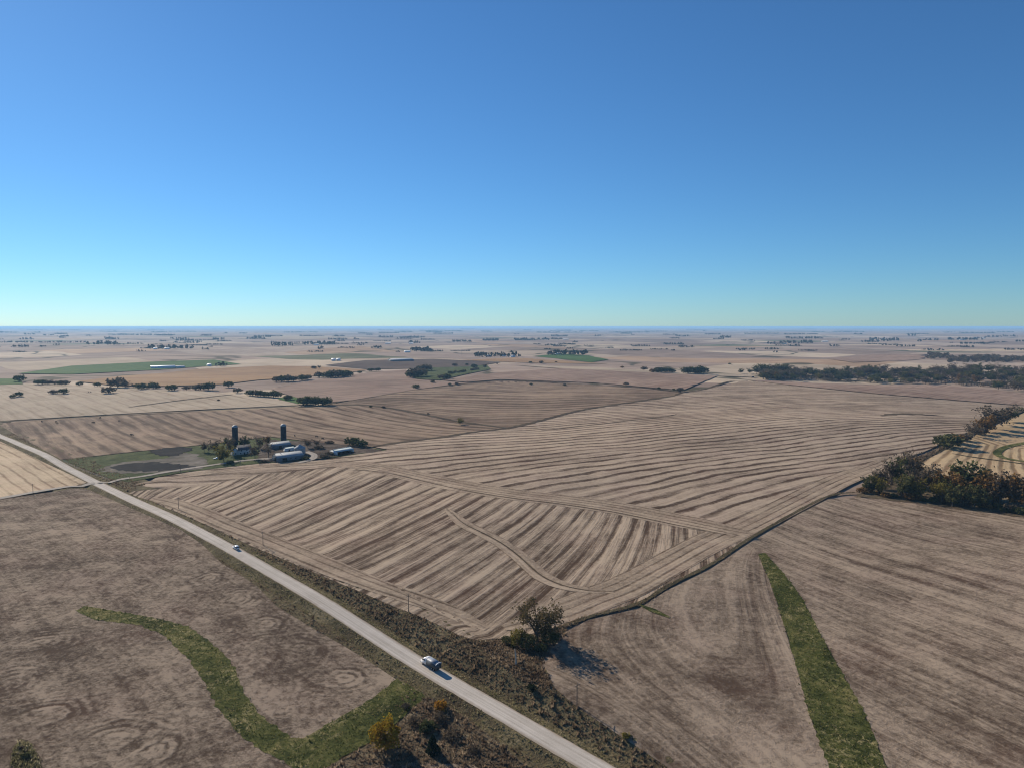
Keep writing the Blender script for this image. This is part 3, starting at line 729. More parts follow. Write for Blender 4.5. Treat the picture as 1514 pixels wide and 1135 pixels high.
far_fields = [
    ([(26, 552.5), (106, 541), (227, 535), (317, 532), (357, 538.7), (300, 542), (232, 547), (106, 553.5)], 'greenfield', 'bright green cover crop field round the long white barn'),
    ([(114, 564), (180, 556), (240, 552), (290, 546), (400, 541), (470, 542), (545, 547), (500, 553), (440, 558), (380, 562), (330, 568), (250, 571), (170, 570)], 'tan', 'tan stubble field on the rise above the tree line'),
    ([(400, 575), (480, 560), (545, 551), (600, 547), (610, 560), (650, 565), (690, 566), (620, 575), (520, 592), (475, 596), (430, 586)], 'mauve', 'mauve harvested field sloping to the hedge'),
    ([(480, 540), (540, 533), (640, 531), (740, 536), (700, 542), (600, 545), (545, 546)], 'dark', 'dark tilled field behind the long grey barn'),
    ([(610, 558), (660, 561), (740, 551), (830, 545), (960, 551), (1060, 556), (1010, 577), (880, 566), (740, 561), (690, 565)], 'mauve', 'mauve harvested field beyond the crest fence line'),
    ([(760, 540), (880, 543), (1010, 552), (1110, 554), (1120, 558), (1060, 556), (960, 551), (830, 545)], 'pale', 'thin pale strip of stubble behind the crest'),
    ([(905, 566), (950, 562), (1000, 561), (1022, 565), (970, 567)], 'greenfield', 'short green grass patch on the far slope'),
    ([(1225, 531), (1290, 524.5), (1370, 524), (1366, 531), (1330, 534), (1260, 536)], 'mauve', 'mauve harvested field beside the far wood'),
    ([(1334, 517), (1514, 517), (1620, 518), (1620, 521), (1514, 520), (1345, 519)], 'straw', 'thin straw coloured field far behind the wood'),
    ([(0, 560), (30, 560), (34, 568), (0, 569), (-60, 569), (-60, 560)], 'greenfield', 'small green field at the end of the tree line'),
    ([(410, 590), (425, 585), (470, 592), (510, 588), (500, 594), (440, 597)], 'greenfield', 'green meadow under the hedge'),
    ([(600, 552), (640, 541), (720, 540), (726, 546), (690, 553), (650, 562), (615, 560)], 'pasture', 'brushy pasture dotted with trees'),
    ([(787, 527), (830, 523), (870, 526), (900, 532), (874, 536), (820, 530)], 'greenfield', 'green lawns round the distant farmstead'),
    ([(360, 500), (420, 495), (520, 499), (440, 503)], 'pale', 'pale field far off'), ([(680, 533), (760, 529), (900, 538), (800, 537)], 'tan', 'tan field below the distant grove'),
]
for poly, m, lab in far_fields:
    ww = W2D(poly, 10)
    D = np.hypot(*ww.mean(0))
    drape('distant_field', poly, max(10, D / 90), M[m], 0.35 + D * 0.00022, EASTROWS, lab, pxstep=8)

# ---- farmstead ground
drape('pasture', [(92, 680), (200, 668), (330, 655), (400, 646), (480, 656), (545, 661), (572, 665), (509, 674), (440, 681), (389, 684), (330, 691), (276, 697), (230, 705), (190, 712), (165, 708), (140, 698)], 6, M['pasture'], 0.22, None, 'green farmyard pasture around the farmstead')
drape('muddy_lot', spline([(163, 692), (185, 686), (225, 683.5), (262, 686), (290, 691), (262, 695), (215, 697), (178, 696)], 4, True), 5, M['mud'], 0.5, None, jit=2.2, label='black muddy hollow in the pasture')
drape('muddy_lot', spline([(222, 668), (250, 662), (282, 662), (272, 670), (248, 674)], 4, True), 5, M['mud'], 0.5, None, jit=2.2, label='smaller black muddy lot beside the dry feed lot')
drape('dry_lot', spline([(148, 693), (185, 683), (225, 680), (250, 676), (275, 669), (300, 676), (305, 686), (292, 694), (225, 699), (170, 699)], 4, True), 5, M['greymud'], 0.36, None, jit=2.0, label='pale trampled lot around the black mud')
drape('farmyard', [(385, 660), (400, 650), (440, 652), (500, 656), (548, 661), (565, 666), (509, 673), (440, 681), (395, 683), (380, 675)], 5, M['yard'], 0.36, None, jit=1.5, label='brown dirt farmyard between the barns')
def lane(px, width, label, dz=0.5):
    return ribbon('gravel_lane', unproj(*np.array(px, float).T), width, M['lane'], dz, 5, 4, label, taper=0.25)
lane([(146, 714), (175, 709), (201, 706), (240, 699), (276, 693), (331, 685), (354, 681.5), (389, 678.5), (402, 678)], 5.5, 'pale gravel farm lane from the road to the barns')
lane([(440, 684), (460, 680), (465, 672), (452, 668)], 6, 'pale bare yard track beside the big barn')
lane([(-120, 758), (0, 737), (60, 726), (100, 719.5), (140, 714)], 6, 'gravel side road meeting the county road')
# ================================================================== PLANTS
def leaf_mat(name, cols, trans=0.25):
    g = G(name); t = g.attr('tint'); n = len(cols)
    c = g.ramp(t, [(i / (n - 1), k) for i, k in enumerate(cols)])
    g.color(c); g.b.inputs['Roughness'].default_value = 0.75
    tr = g.n('ShaderNodeBsdfTranslucent'); g.L(c, tr.inputs[0])
    mx = g.n('ShaderNodeMixShader'); mx.inputs[0].default_value = trans
    g.L(g.b.outputs[0], mx.inputs[1]); g.L(tr.outputs[0], mx.inputs[2]); g.L(mx.outputs[0], g.out.inputs[0])
    return g.mat
LM = {
    'bare': leaf_mat('leaf_bare_brown', [(0.07, 0.054, 0.038), (0.125, 0.095, 0.064), (0.19, 0.145, 0.095)]),
    'olive': leaf_mat('leaf_olive', [(0.055, 0.054, 0.022), (0.10, 0.098, 0.038), (0.16, 0.148, 0.055)]),
    'rust': leaf_mat('leaf_rust', [(0.09, 0.055, 0.022), (0.19, 0.105, 0.036), (0.30, 0.17, 0.055)]),
    'yellow': leaf_mat('leaf_yellow', [(0.16, 0.09, 0.012), (0.32, 0.19, 0.02), (0.34, 0.26, 0.03)], 0.4),
    'lime': leaf_mat('leaf_yellow_green', [(0.09, 0.085, 0.018), (0.17, 0.14, 0.03), (0.25, 0.19, 0.045)], 0.35),
    'green': leaf_mat('leaf_dark_green', [(0.04, 0.047, 0.019), (0.075, 0.083, 0.032), (0.125, 0.125, 0.048)]),
    'cedar': leaf_mat('leaf_cedar', [(0.014, 0.022, 0.012), (0.022, 0.034, 0.016), (0.035, 0.045, 0.02)]),
    'orange': leaf_mat('leaf_orange', [(0.22, 0.10, 0.015), (0.36, 0.17, 0.02), (0.42, 0.23, 0.03)], 0.4),
    'oak': leaf_mat('leaf_oak', [(0.06, 0.042, 0.022), (0.10, 0.078, 0.032), (0.14, 0.105, 0.042), (0.20, 0.135, 0.06)]),
    'blue': leaf_mat('leaf_far', [(0.02, 0.024, 0.016), (0.035, 0.036, 0.022), (0.055, 0.05, 0.03)]),
}
BARK = plain('bark', (0.17, 0.14, 0.115), 0.95, 0, 0.1, 0.5, 3.0)
DEADWOOD = plain('dead_wood', (0.48, 0.44, 0.38), 0.9, 0, 0.1, 0.4, 3.0)
def cards(r, C, size, flat=0.35):
    """leaf-cluster quads at centres C"""
    n = len(C)
    a = r.normal(size=(n, 3)); a[:, 2] *= flat + 0.65; a /= np.linalg.norm(a, axis=1, keepdims=True)
    b = r.normal(size=(n, 3)); b -= a * (a * b).sum(1, keepdims=True); b /= np.linalg.norm(b, axis=1, keepdims=True)
    s = (size * r.uniform(0.6, 1.35, n))[:, None]
    k = r.uniform(0.45, 0.9, n)[:, None]
    V = np.stack([C - a * s, C - b * s * k, C + a * s, C + b * s * k], 1).reshape(-1, 3)
    Fq = np.arange(n * 4).reshape(n, 4)
    return V, Fq
def crown_mesh(name, r, C, size, mat, base=None):
    V, Fq = cards(r, np.asarray(C, float), size)
    n = len(C)
    t = np.clip((base if base is not None else 0.5) + r.normal(0, 0.24, n), 0, 1)
    return mesh_np(name, V, Fq, mat, {'tint': ('FACE', t)})
def skeleton(r, H, spread, r0, fork=0.25, limbs=6, depth=4, up=0.5, sides=6, wig=0.12, split=(2, 3), lean=0.0):
    """tapered branching skeleton -> MB, twig tips"""
    mb = MB(); tips = []
    def grow(p, d, L, rad, lvl):
        k = 3 if lvl < 2 else 2
        rr = rad
        for i in range(k):
            d = d + r.normal(0, wig, 3); d[2] += 0.04 * (lvl > 0); d /= np.linalg.norm(d)
            q = p + d * (L / k); r2 = rr * (0.86 if lvl < depth else 0.6)
            mb.tube(p, q, rr, r2, max(3, sides - lvl)); p, rr = q, r2
            if lvl >= 2 or (lvl == 1 and i == k - 1): tips.append((p.copy(), lvl))
            if 0 < lvl < depth and i < k - 1:
                dd = d + r.normal(0, 0.75, 3); dd /= np.linalg.norm(dd)
                grow(p, dd, L * r.uniform(0.5, 0.72), rr * 0.55, lvl + 1)
        if lvl < depth:
            for _ in range(r.integers(split[0], split[1] + 1)):
                dd = d + r.normal(0, 0.5, 3); dd[2] += 0.12; dd /= np.linalg.norm(dd)
                grow(p, dd, L * r.uniform(0.6, 0.82), rr * 0.66, lvl + 1)
    d0 = np.array([lean, 0.3 * lean, 1.0]); d0 /= np.linalg.norm(d0)
    fh = H * fork
    top = d0 * fh
    mb.tube((0, 0, -0.6), (0, 0, 0.5), r0 * 1.5, r0 * 1.1, sides + 2)
    mb.tube((0, 0, 0.45), top, r0 * 1.12, r0 * 0.85, sides + 2)
    for i in range(limbs):
        az = 2 * math.pi * (i + r.uniform(-0.3, 0.3)) / limbs
        el = r.uniform(0.25, 0.95) * up + (1 - up) * 0.3
        d = np.array([math.cos(az) * math.cos(el * 1.5), math.sin(az) * math.cos(el * 1.5), math.sin(el * 1.5) + 0.15])
        d /= np.linalg.norm(d)
        L = (H - fh) * 0.42 if d[2] > 0.7 else spread * 0.5
        grow(top - d0 * fh * 0.3 * r.uniform(0, 1), d, L, r0 * r.uniform(0.4, 0.62), 1)
    return mb, tips
def make_tree(name, seed, H, spread, r0, leafm, nleaf, lsize, fork=0.22, limbs=6, depth=3, up=0.55, jit=0.9, sides=5, squash=1.0, **k):
    r = np.random.default_rng(seed)
    mb, tips = skeleton(r, H, spread, r0, fork, limbs, depth, up, sides, **k)
    root = empty(name)
    tr = mb.mesh('trunk', BARK)
    P = np.array([t[0] for t in tips])
    # scale skeleton to asked height and spread
    sz = H * 0.97 / max(P[:, 2].max(), 1e-3); sx = spread / max(np.percentile(np.hypot(P[:, 0], P[:, 1]), 96), 1e-3)
    co = np.zeros(len(tr.vertices) * 3, np.float32); tr.vertices.foreach_get('co', co); co = co.reshape(-1, 3)
    zz = np.clip(co[:, 2] / (H * fork), 0, 1)[:, None]
    co[:, :2] *= 1 + (sx - 1) * zz; co[:, 2] = np.where(co[:, 2] > 0, co[:, 2] * sz, co[:, 2])
    tr.vertices.foreach_set('co', co.ravel()); tr.update()
    P = P * np.array([sx, sx, sz])
    obj('trunk', tr, root)
    if nleaf:
        i = r.integers(0, len(P), nleaf)
        C = P[i] + r.normal(0, jit, (nleaf, 3)) * np.array([1, 1, 0.75])
        C = C[C[:, 2] > H * 0.12]
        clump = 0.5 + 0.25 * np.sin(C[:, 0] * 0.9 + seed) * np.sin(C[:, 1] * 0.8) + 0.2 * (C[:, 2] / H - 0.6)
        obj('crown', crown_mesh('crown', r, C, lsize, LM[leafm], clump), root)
    return root
def make_bush(name, seed, H, W, leafm, nleaf, lsize, stems=7, hollow=0.55, cone=False):
    r = np.random.default_rng(seed)
    mb = MB()
    for i in range(stems):
        az = r.uniform(0, 6.283); q = np.array([math.cos(az) * W * 0.32 * r.uniform(0.2, 1), math.sin(az) * W * 0.32 * r.uniform(0.2, 1), H * r.uniform(0.5, 0.8)])
        if cone: q[:2] *= 0.3
        m_ = q * np.array([0.35, 0.35, 0.5])
        mb.tube((0, 0, -0.3), m_, 0.09, 0.06, 4); mb.tube(m_, q, 0.06, 0.02, 3)
        for _ in range(3):
            e = m_ + (q - m_) * r.uniform(0.2, 1) ; mb.tube(e, e + r.normal(0, 1, 3) * W * 0.09 + np.array([0, 0, H * 0.12]), 0.03, 0.01, 3)
    root = empty(name)
    mb.build('stems', BARK, root)
    d = r.normal(size=(nleaf, 3)); d /= np.linalg.norm(d, axis=1, keepdims=True); d[:, 2] = np.abs(d[:, 2]) * np.where(r.random(nleaf) < 0.22, -0.6, 1)
    ph = r.uniform(0, 6.28, 6)
    az = np.arctan2(d[:, 1], d[:, 0])
    lump = 1 + 0.14 * np.sin(3 * az + ph[0]) + 0.12 * np.sin(5 * az + 4 * d[:, 2] + ph[1]) + 0.10 * np.sin(7 * d[:, 2] + 2 * az + ph[2])
    rad = (hollow + (1 - hollow) * r.random(nleaf) ** 0.6) * lump
    if cone:
        t = r.random(nleaf) ** 1.35
        rr = W * 0.5 * (1 - t) ** 0.8 * (0.6 + 0.4 * r.random(nleaf)) * (1 + 0.18 * np.sin(9 * t + 3 * az)) + 0.1
        C = np.stack([np.cos(az) * rr, np.sin(az) * rr, 0.15 + t * (H - 0.2)], 1)
    else:
        C = np.stack([d[:, 0] * rad * W * 0.5, d[:, 1] * rad * W * 0.5, np.maximum(H * 0.42 + d[:, 2] * rad * H * 0.52, 0.1 * H)], 1)
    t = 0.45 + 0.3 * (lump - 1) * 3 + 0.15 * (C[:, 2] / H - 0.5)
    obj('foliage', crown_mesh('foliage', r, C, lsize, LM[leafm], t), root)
    return root
protos = {}
def drop(px, py):
    """ground point for a photo pixel"""
    return at(px, py)
def stash(root):            # prototypes are used first, then copied
    protos[root.name] = [root, False]
    return root
def place(key, loc, rz, sc, label, cat, group=None, name=None):
    root, used = protos[key]
    if not used:
        protos[key][1] = True
        root.location = loc; root.rotation_euler = (0, 0, rz); root.scale = sc if isinstance(sc, tuple) else (sc, sc, sc)
        o = root
    else:
        o = copy_tree(root, loc, rz, sc)
    if 'group' in o.keys(): del o['group']
    if name: o.name = name
    tag(o, label, cat, group)
    return o

# ---- the roadside oak and its understorey
oak = make_tree('oak_tree', 11, 15.5, 8.2, 0.5, 'oak', 3200, 0.34, fork=0.2, limbs=8, depth=4, up=0.5, jit=0.55, sides=7)
p = drop(794, 949)
oak.location = p; oak.scale = (1.12, 1.12, 1.08); oak.rotation_euler[2] = 0.6
tag(oak, 'large half bare oak with a broad crown at the field corner by the road', 'tree')
for (px, py, H, W, lm, lab, n, sd_) in [
    (766, 955, 7.0, 6.5, 'lime', 'yellow green shrub under the left side of the oak', 900, 1), (779, 957, 5.5, 7.5, 'olive', 'olive thicket at the foot of the oak', 1100, 2),
    (812, 952, 6.0, 7.0, 'green', 'dark green thicket right of the oak trunk', 1100, 3), (822, 945, 3.6, 5.0, 'bare', 'low brown thicket beside the field margin by the oak', 600, 4),
    (751, 951, 3.2, 5.0, 'olive', 'low olive shrub at the bank corner below the oak', 500, 5), (759, 957, 2.2, 2.0, 'lime', 'small golden sapling beside the pale dead trunk', 160, 6),
    (800, 962, 3.0, 5.5, 'green', 'low dark bramble below the oak', 600, 7), (786, 1022, 2.6, 3.0, 'cedar', 'small dark evergreen shrub on the roadside bank', 420, 8),
    (820, 1030, 1.6, 2.6, 'bare', 'low brown bush on the roadside bank', 200, 31), (926, 1090, 1.4, 3.0, 'lime', 'yellowish low bush on the edge of the bank', 260, 32),
    (571, 1107, 9.4, 8.6, 'yellow', 'round bright yellow tree in the creek corner', 3200, 9), (640, 1113, 5.6, 4.2, 'cedar', 'dark conical cedar in the creek corner', 1300, 10),
    (652, 1050, 3.4, 4.6, 'orange', 'small orange bush beside the road ditch', 520, 11), (650, 1066, 2.6, 5.5, 'bare', 'brown thicket in the creek hollow beside the orange bush', 600, 12),
    (632, 1080, 3.2, 5.5, 'green', 'dark green thicket in the creek hollow', 800, 13), (668, 1090, 2.4, 6.0, 'bare', 'low brown thicket between the cedar and the road', 600, 14),
    (612, 1072, 3.0, 4.5, 'bare', 'bare brown thicket on the creek bank', 450, 15), (700, 1112, 1.6, 5.0, 'bare', 'low reddish brown thicket near the road edge', 420, 16),
    (600, 1046, 1.6, 3.0, 'bare', 'small bare bush on the grass waterway end', 200, 17), (38, 1120, 1.6, 2.6, 'olive', 'low olive bush in the unploughed oval', 220, 18), (32, 1108, 1.1, 1.6, 'bare', 'small brown tuft bush in the unploughed oval', 120, 19)]:
    cone = lm == 'cedar' and H > 3
    b = make_bush({'yellow': 'yellow_tree', 'cedar': 'cedar_tree' if cone else 'evergreen_shrub'}.get(lm, 'bush'), 100 + sd_, H, W, lm, n, 0.30 if H > 3 else 0.24, cone=cone, hollow=0.35 if H < 4 else 0.55)
    b.location = drop(px, py); b.rotation_euler[2] = sd_ * 1.7
    tag(b, lab, 'tree' if lm == 'yellow' or cone else 'shrub')
# pale dead trunk
root = empty('dead_trunk', drop(763, 983)); mb = MB()
mb.tube((0, 0, -0.4), (-0.15, 0.05, 3.2), 0.32, 0.24, 8).tube((-0.15, 0.05, 3.1), (-0.45, 0.1, 6.0), 0.24, 0.13, 7)
mb.build('trunk', DEADWOOD, root)
mb = MB(); mb.tube((-0.2, 0.05, 3.6), (0.5, 0.2, 4.6), 0.1, 0.04, 5).build('broken_branch', DEADWOOD, root)
tag(root, 'pale bleached dead tree trunk standing in the brush below the oak', 'dead tree')

# ---- tree and bush prototypes shared by the groves
for i, (lm, H, sp, n, ls) in enumerate([('bare', 13, 5.2, 850, 0.5), ('olive', 12.5, 5.4, 1200, 0.58), ('rust', 12, 5.2, 1100, 0.58), ('green', 13, 5.0, 1300, 0.58), ('bare', 15, 5.6, 420, 0.45), ('lime', 10.5, 4.6, 900, 0.4)]):
    stash(make_tree(['bare_tree', 'olive_tree', 'rust_tree', 'dark_tree', 'gaunt_tree', 'pale_tree'][i], 40 + i, H, sp, 0.28, lm, n, ls, fork=0.2, limbs=6, depth=3, up=0.6, jit=0.8, sides=4, split=(1, 2)))
for i, (lm, H, W_, n) in enumerate([('bare', 3.2, 5.0, 320), ('olive', 3.6, 5.2, 380), ('green', 4.2, 5.5, 420), ('rust', 3.4, 4.6, 320)]):
    stash(make_bush(['brown_bush', 'olive_bush', 'dark_bush', 'rust_bush'][i], 60 + i, H, W_, lm, n, 0.42))
TK = ['bare_tree', 'olive_tree', 'rust_tree', 'dark_tree', 'gaunt_tree', 'pale_tree']
BK = ['brown_bush', 'olive_bush', 'dark_bush', 'rust_bush']
TW = {'bare_tree': 'bare grey brown', 'olive_tree': 'olive green', 'rust_tree': 'rust orange', 'dark_tree': 'dark green', 'gaunt_tree': 'tall gaunt leafless', 'pale_tree': 'pale yellowing'}
BW = {'brown_bush': 'bare brown', 'olive_bush': 'olive', 'dark_bush': 'dark green', 'rust_bush': 'rusty'}
HT = {'bare_tree': 13, 'olive_tree': 12.5, 'rust_tree': 12, 'dark_tree': 13, 'gaunt_tree': 15, 'pale_tree': 10.5, 'brown_bush': 3.2, 'olive_bush': 3.6, 'dark_bush': 4.2, 'rust_bush': 3.4}
def put(key, px, py, hpx, label, group=None, wide=1.0, rz=None, loc=None):
    q = drop(px, py) if loc is None else loc
    D = math.hypot(q[0], q[1])
    s = hpx * D / F_PX / HT[key]
    tree = key.endswith('tree')
    o = place(key, q, random.uniform(0, 6.28) if rz is None else rz, (s * wide, s * wide, s), label, 'tree' if tree else 'shrub', group, name='tree' if tree else 'bush')
    return o
# wooded gully on the right (nearer grove)
G1 = 'trees of the wooded gully beside the golden stubble field'
gully = [('gaunt_tree', 1293, 722, 26), ('bare_tree', 1302, 722, 28), ('olive_tree', 1284, 727, 22), ('bare_tree', 1318, 716, 34), ('olive_tree', 1328, 716, 34), ('bare_tree', 1340, 712, 40), ('rust_tree', 1352, 706, 28), ('gaunt_tree', 1343, 702, 36), ('pale_tree', 1298, 730, 24),
         ('olive_tree', 1338, 736, 30), ('pale_tree', 1352, 738, 30), ('bare_tree', 1358, 732, 38), ('gaunt_tree', 1345, 730, 40), ('rust_tree', 1385, 735, 34), ('bare_tree', 1375, 728, 36), ('pale_tree', 1392, 742, 30), ('rust_tree', 1405, 734, 36), ('bare_tree', 1418, 733, 40), ('dark_tree', 1434, 736, 48), ('rust_tree', 1424, 742, 34),
         ('rust_tree', 1455, 744, 38), ('rust_tree', 1468, 745, 36), ('bare_tree', 1478, 748, 42), ('rust_tree', 1492, 748, 40), ('gaunt_tree', 1503, 752, 40), ('olive_tree', 1441, 750, 28), ('bare_tree', 1515, 752, 38), ('olive_tree', 1408, 748, 26), ('rust_tree', 1530, 757, 36), ('bare_tree', 1548, 760, 38), ('dark_tree', 1566, 762, 36)]
for k, x, y, hp in gully:
    put(k, x, y, hp * 1.05, f'{"low" if hp < 30 else ("tall" if hp > 37 else "medium height")} {TW[k]} tree in the wooded gully beside the golden stubble', G1, random.uniform(0.85, 1.12))
G2 = 'brush along the foot of the wooded gully'
for i in range(26):
    t = i / 25
    x = 1275 + t * 290; y = np.interp(x, [1275, 1300, 1345, 1407, 1470, 1514, 1570], [733, 733, 740, 748, 756, 761, 767]) - random.uniform(0, 7)
    k = random.choice(['brown_bush', 'dark_bush', 'olive_bush', 'rust_bush'])
    put(k, x, y, random.uniform(5, 10), f'{BW[k]} bush in the dense brush at the foot of the wooded gully', G2, random.uniform(1.1, 1.6))
for k, x, y, hp, lab in [('gaunt_tree', 1440, 645, 25, 'lone spreading bare tree on the weedy fence line'), ('rust_tree', 1457, 638, 22, 'rust brown tree next to the lone bare tree on the fence line'),
                         ('bare_tree', 1470, 634, 28, 'tall dark bare tree on the fence line'), ('bare_tree', 1480, 628, 25, 'bare tree near the top end of the fence line'), ('dark_tree', 1490, 623, 18, 'small dark tree ending the fence line row'),
                         ('olive_bush', 1402, 661, 17, 'broad olive thicket on the fence line below the lone trees'), ('rust_bush', 1414, 655, 12, 'rusty bush above the olive thicket on the fence line'), ('brown_bush', 1425, 651, 8, 'low brown bush between the thicket and the lone bare tree'), ('brown_bush', 1449, 642, 9, 'brown brush under the lone bare tree')]:
    put(k, x, y, hp, lab, wide=1.35)
# woodland belt (far right)
G3 = 'trees of the woodland belt beyond the windrowed field'
r_ = np.random.default_rng(5)
bx = np.array([1128, 1200, 1300, 1400, 1460, 1514, 1620]); by = np.array([561, 564, 567, 569, 573.5, 579, 590]); ty = np.array([556, 551, 549, 549, 547, 549, 557])
n_w = 0
while n_w < 195:
    x = r_.uniform(1128, 1560); f = (n_w / 195.0) ** 0.9
    y = np.interp(x, bx, by) * (1 - f) + np.interp(x, bx, ty) * f
    k = TK[r_.choice(6, p=[0.30, 0.2, 0.16, 0.16, 0.08, 0.10])] if f < 0.35 else TK[r_.choice(6, p=[0.44, 0.18, 0.04, 0.26, 0.06, 0.02])]
    q = drop(x, y); s = r_.uniform(1.2, 1.65) if f > 0.2 else r_.uniform(1.0, 1.35)
    place(k, q, r_.uniform(0, 6.28), (s * 1.45, s * 1.45, s), f'{TW[k]} tree {"on the near edge of" if f < 0.3 else ("at the back of" if f > 0.7 else "deep within")} the woodland belt beyond the windrowed field', 'tree', G3, 'tree'); n_w += 1
def mass(name, label, pts, Hlo, Hhi, m_, mat, rad=0.4, cat='wood', cs=0.12):
    Vs, Fs, off, tint = [], [], 0, []
    for q in pts:
        hh = r_.uniform(Hlo, Hhi)
        d = r_.normal(size=(m_, 3)); d /= np.linalg.norm(d, axis=1, keepdims=True)
        C = q + d * np.array([hh * rad, hh * rad, hh * 0.45]) * r_.uniform(0.45, 1, (m_, 1)) + np.array([0, 0, hh * 0.52])
        V, Fq = cards(r_, C, hh * cs); Vs.append(V); Fs.append(Fq + off); off += len(V); tint.append(np.clip(r_.normal(0.3 + 0.4 * r_.random(), 0.2, m_), 0, 1))
    o = obj(name, mesh_np(name, np.concatenate(Vs), np.concatenate(Fs), LM[mat], {'tint': ('FACE', np.concatenate(tint))}))
    tag(o, label, cat, None, 'stuff')
mass('woodland_brush', 'dark brush filling the floor of the woodland belt', [drop(x, np.interp(x, bx, by) * (1 - f) + np.interp(x, bx, ty) * f) for x, f in zip(r_.uniform(1132, 1600, 620), r_.uniform(0.03, 1.1, 620))], 5.0, 10, 40, 'bare', 1.1, 'brush', 0.16)
xs_ = r_.uniform(1372, 1620, 230)
mass('second_wood', 'second wood seen as one dark mass far behind the woodland belt', [drop(x, 536.5 - 7 * r_.random() - (5 if x < 1400 else 0)) for x in xs_], 10, 17, 60, 'bare', 0.6, cs=0.16)
# rows of bushes and trees in the middle distance: (label, group, [(kind, x, base y, height px)])
_c = random.Random(3)
def row(label, pts, kinds, wide=1.3):
    for x, y, hp in pts:
        k = _c.choice(kinds)
        wd = {**TW, **BW}[k]
        put(k, x, y, hp, f'{wd} {"tree" if k.endswith("tree") else "bush"} {label}', label, wide)
def span(x0, y0, x1, y1, n, h0_, h1_):
    return [(x0 + (x1 - x0) * (i + _c.uniform(0, .8)) / n, y0 + (y1 - y0) * i / n, _c.uniform(h0_, h1_)) for i in range(n)]
row('in the tree line at the foot of the tan field', [(29, 564, 8), (118, 570, 5), (144, 571, 5), (174, 572, 12), (186, 573, 9), (197, 573, 6), (209, 575, 8), (227, 574, 8), (254, 577, 8), (276, 576, 5), (289, 576, 6), (297, 576, 8), (308, 576, 10), (338, 572, 8), (351, 580, 6)] + span(55, 568, 98, 569, 7, 4, 7) + span(200, 574, 320, 576, 9, 3, 5), ['bare_tree', 'olive_bush', 'brown_bush', 'dark_bush'])
row('standing alone in the pale field', [(79, 582, 5), (94, 582, 7), (160, 581, 8), (18, 588, 4), (28, 586, 6), (323, 592, 2)], ['dark_bush', 'brown_bush'])
row('in the hedge behind the pale field', span(368, 584, 412, 587, 9, 6, 9) + [(426, 591, 7)], ['dark_bush', 'olive_bush', 'brown_bush'])
row('in the green hedge by the fence line bend', span(447, 598, 488, 599, 9, 9, 14), ['dark_bush', 'olive_bush', 'olive_tree'])
row('on the tan field edge above the mauve slope', span(408, 564, 436, 563, 6, 6, 9) + span(444, 562, 456, 560, 4, 6, 8) + span(470, 558, 480, 558, 3, 6, 8) + span(484, 559, 519, 556, 9, 8, 12) + [(532, 552, 4)] + span(544, 549, 561, 548, 5, 4, 5) + [(472, 545, 5), (464, 545, 4)], ['dark_bush', 'bare_tree', 'olive_bush', 'brown_bush'])
row('in the brushy pasture far up the slope', span(606, 558, 628, 556, 7, 9, 15) + span(618, 549, 634, 548, 5, 6, 10) + span(650, 561, 662, 559, 4, 6, 9) + span(665, 553, 687, 550, 8, 3, 5) + span(697, 548, 708, 546, 4, 3, 4) + [(717, 545, 7), (701, 544, 6), (735, 539, 3), (690, 540, 3), (672, 541, 4), (640, 566, 4)], ['dark_bush', 'olive_bush', 'brown_bush', 'bare_tree'])
row('on the far fence line along the crest', [(615, 574, 6), (665, 569, 3), (675, 568, 3), (785, 569, 3), (835, 570, 3), (926, 569, 4), (996, 577, 3), (1006, 579, 6), (974, 575, 3)], ['brown_bush', 'dark_bush', 'olive_bush'])
row('dotted along the pale strip beyond the crest', [(784, 537, 3), (800, 537, 4), (822, 536, 2), (920, 544, 3), (952, 547, 5), (1079, 539, 2.5)] + span(964, 550.5, 996, 551, 7, 5, 8), ['rust_bush', 'olive_bush', 'brown_bush', 'dark_bush'])
row('in the big round clump on the crest', span(1012, 552.5, 1038, 552.5, 6, 8, 12), ['dark_bush', 'olive_tree'], 1.5)
row('on the crest before the woodland belt', [(1095.5, 552, 7), (1109, 552, 7)] + span(1117, 553, 1165, 552, 10, 9, 14), ['dark_tree', 'olive_tree', 'bare_tree'])
row('along the dark terrace line', [(548, 602, 3), (567, 603, 3), (633, 612, 2)], ['dark_bush', 'brown_bush'])
put('pale_tree', 680, 627, 10, 'single small yellowish tree on the terrace line', wide=1.5)
# farmyard trees
for k, x, y, hp, lab, wd in [('bare_tree', 377, 678, 22, 'bare tree between the house and the lane', 0.9), ('gaunt_tree', 397, 676, 30, 'tall bare tree left of the big barn', 0.8), ('gaunt_tree', 309, 669, 18, 'slim bare tree in the pasture left of the yellow tree', 0.7), ('bare_tree', 318, 670, 20, 'bare tree beside the yellow farmyard tree', 0.8), ('bare_tree', 341, 673, 26, 'dark bare tree between the yellow tree and the house', 0.6), ('bare_tree', 302, 668, 15, 'small bare tree at the pasture corner', 0.8), ('olive_tree', 362, 661, 16, 'olive tree behind the farmhouse', 1.0), ('bare_tree', 384, 663, 18, 'bare tree between the farmhouse and the rear barn', 0.9), ('rust_tree', 395, 656, 12, 'low rust tree left of the right silo', 1.1), ('bare_tree', 455, 662, 14, 'bare tree behind the grain bin', 1.0), ('dark_tree', 338, 660, 14, 'dark tree left of the left silo', 1.1), ('bare_tree', 468, 659, 10, 'small bare tree at the back of the yard', 1.2)]:
    put(k, x, y, hp, lab, wide=wd)
fy = make_tree('yellow_farm_tree', 77, 17, 6.5, 0.35, 'lime', 1500, 0.6, fork=0.2, limbs=7, depth=3, up=0.6, jit=0.9, sides=4, split=(1, 2)); fy.location = drop(331, 682)
tag(fy, 'big yellow green tree beside the farm lane in front of the house', 'tree')
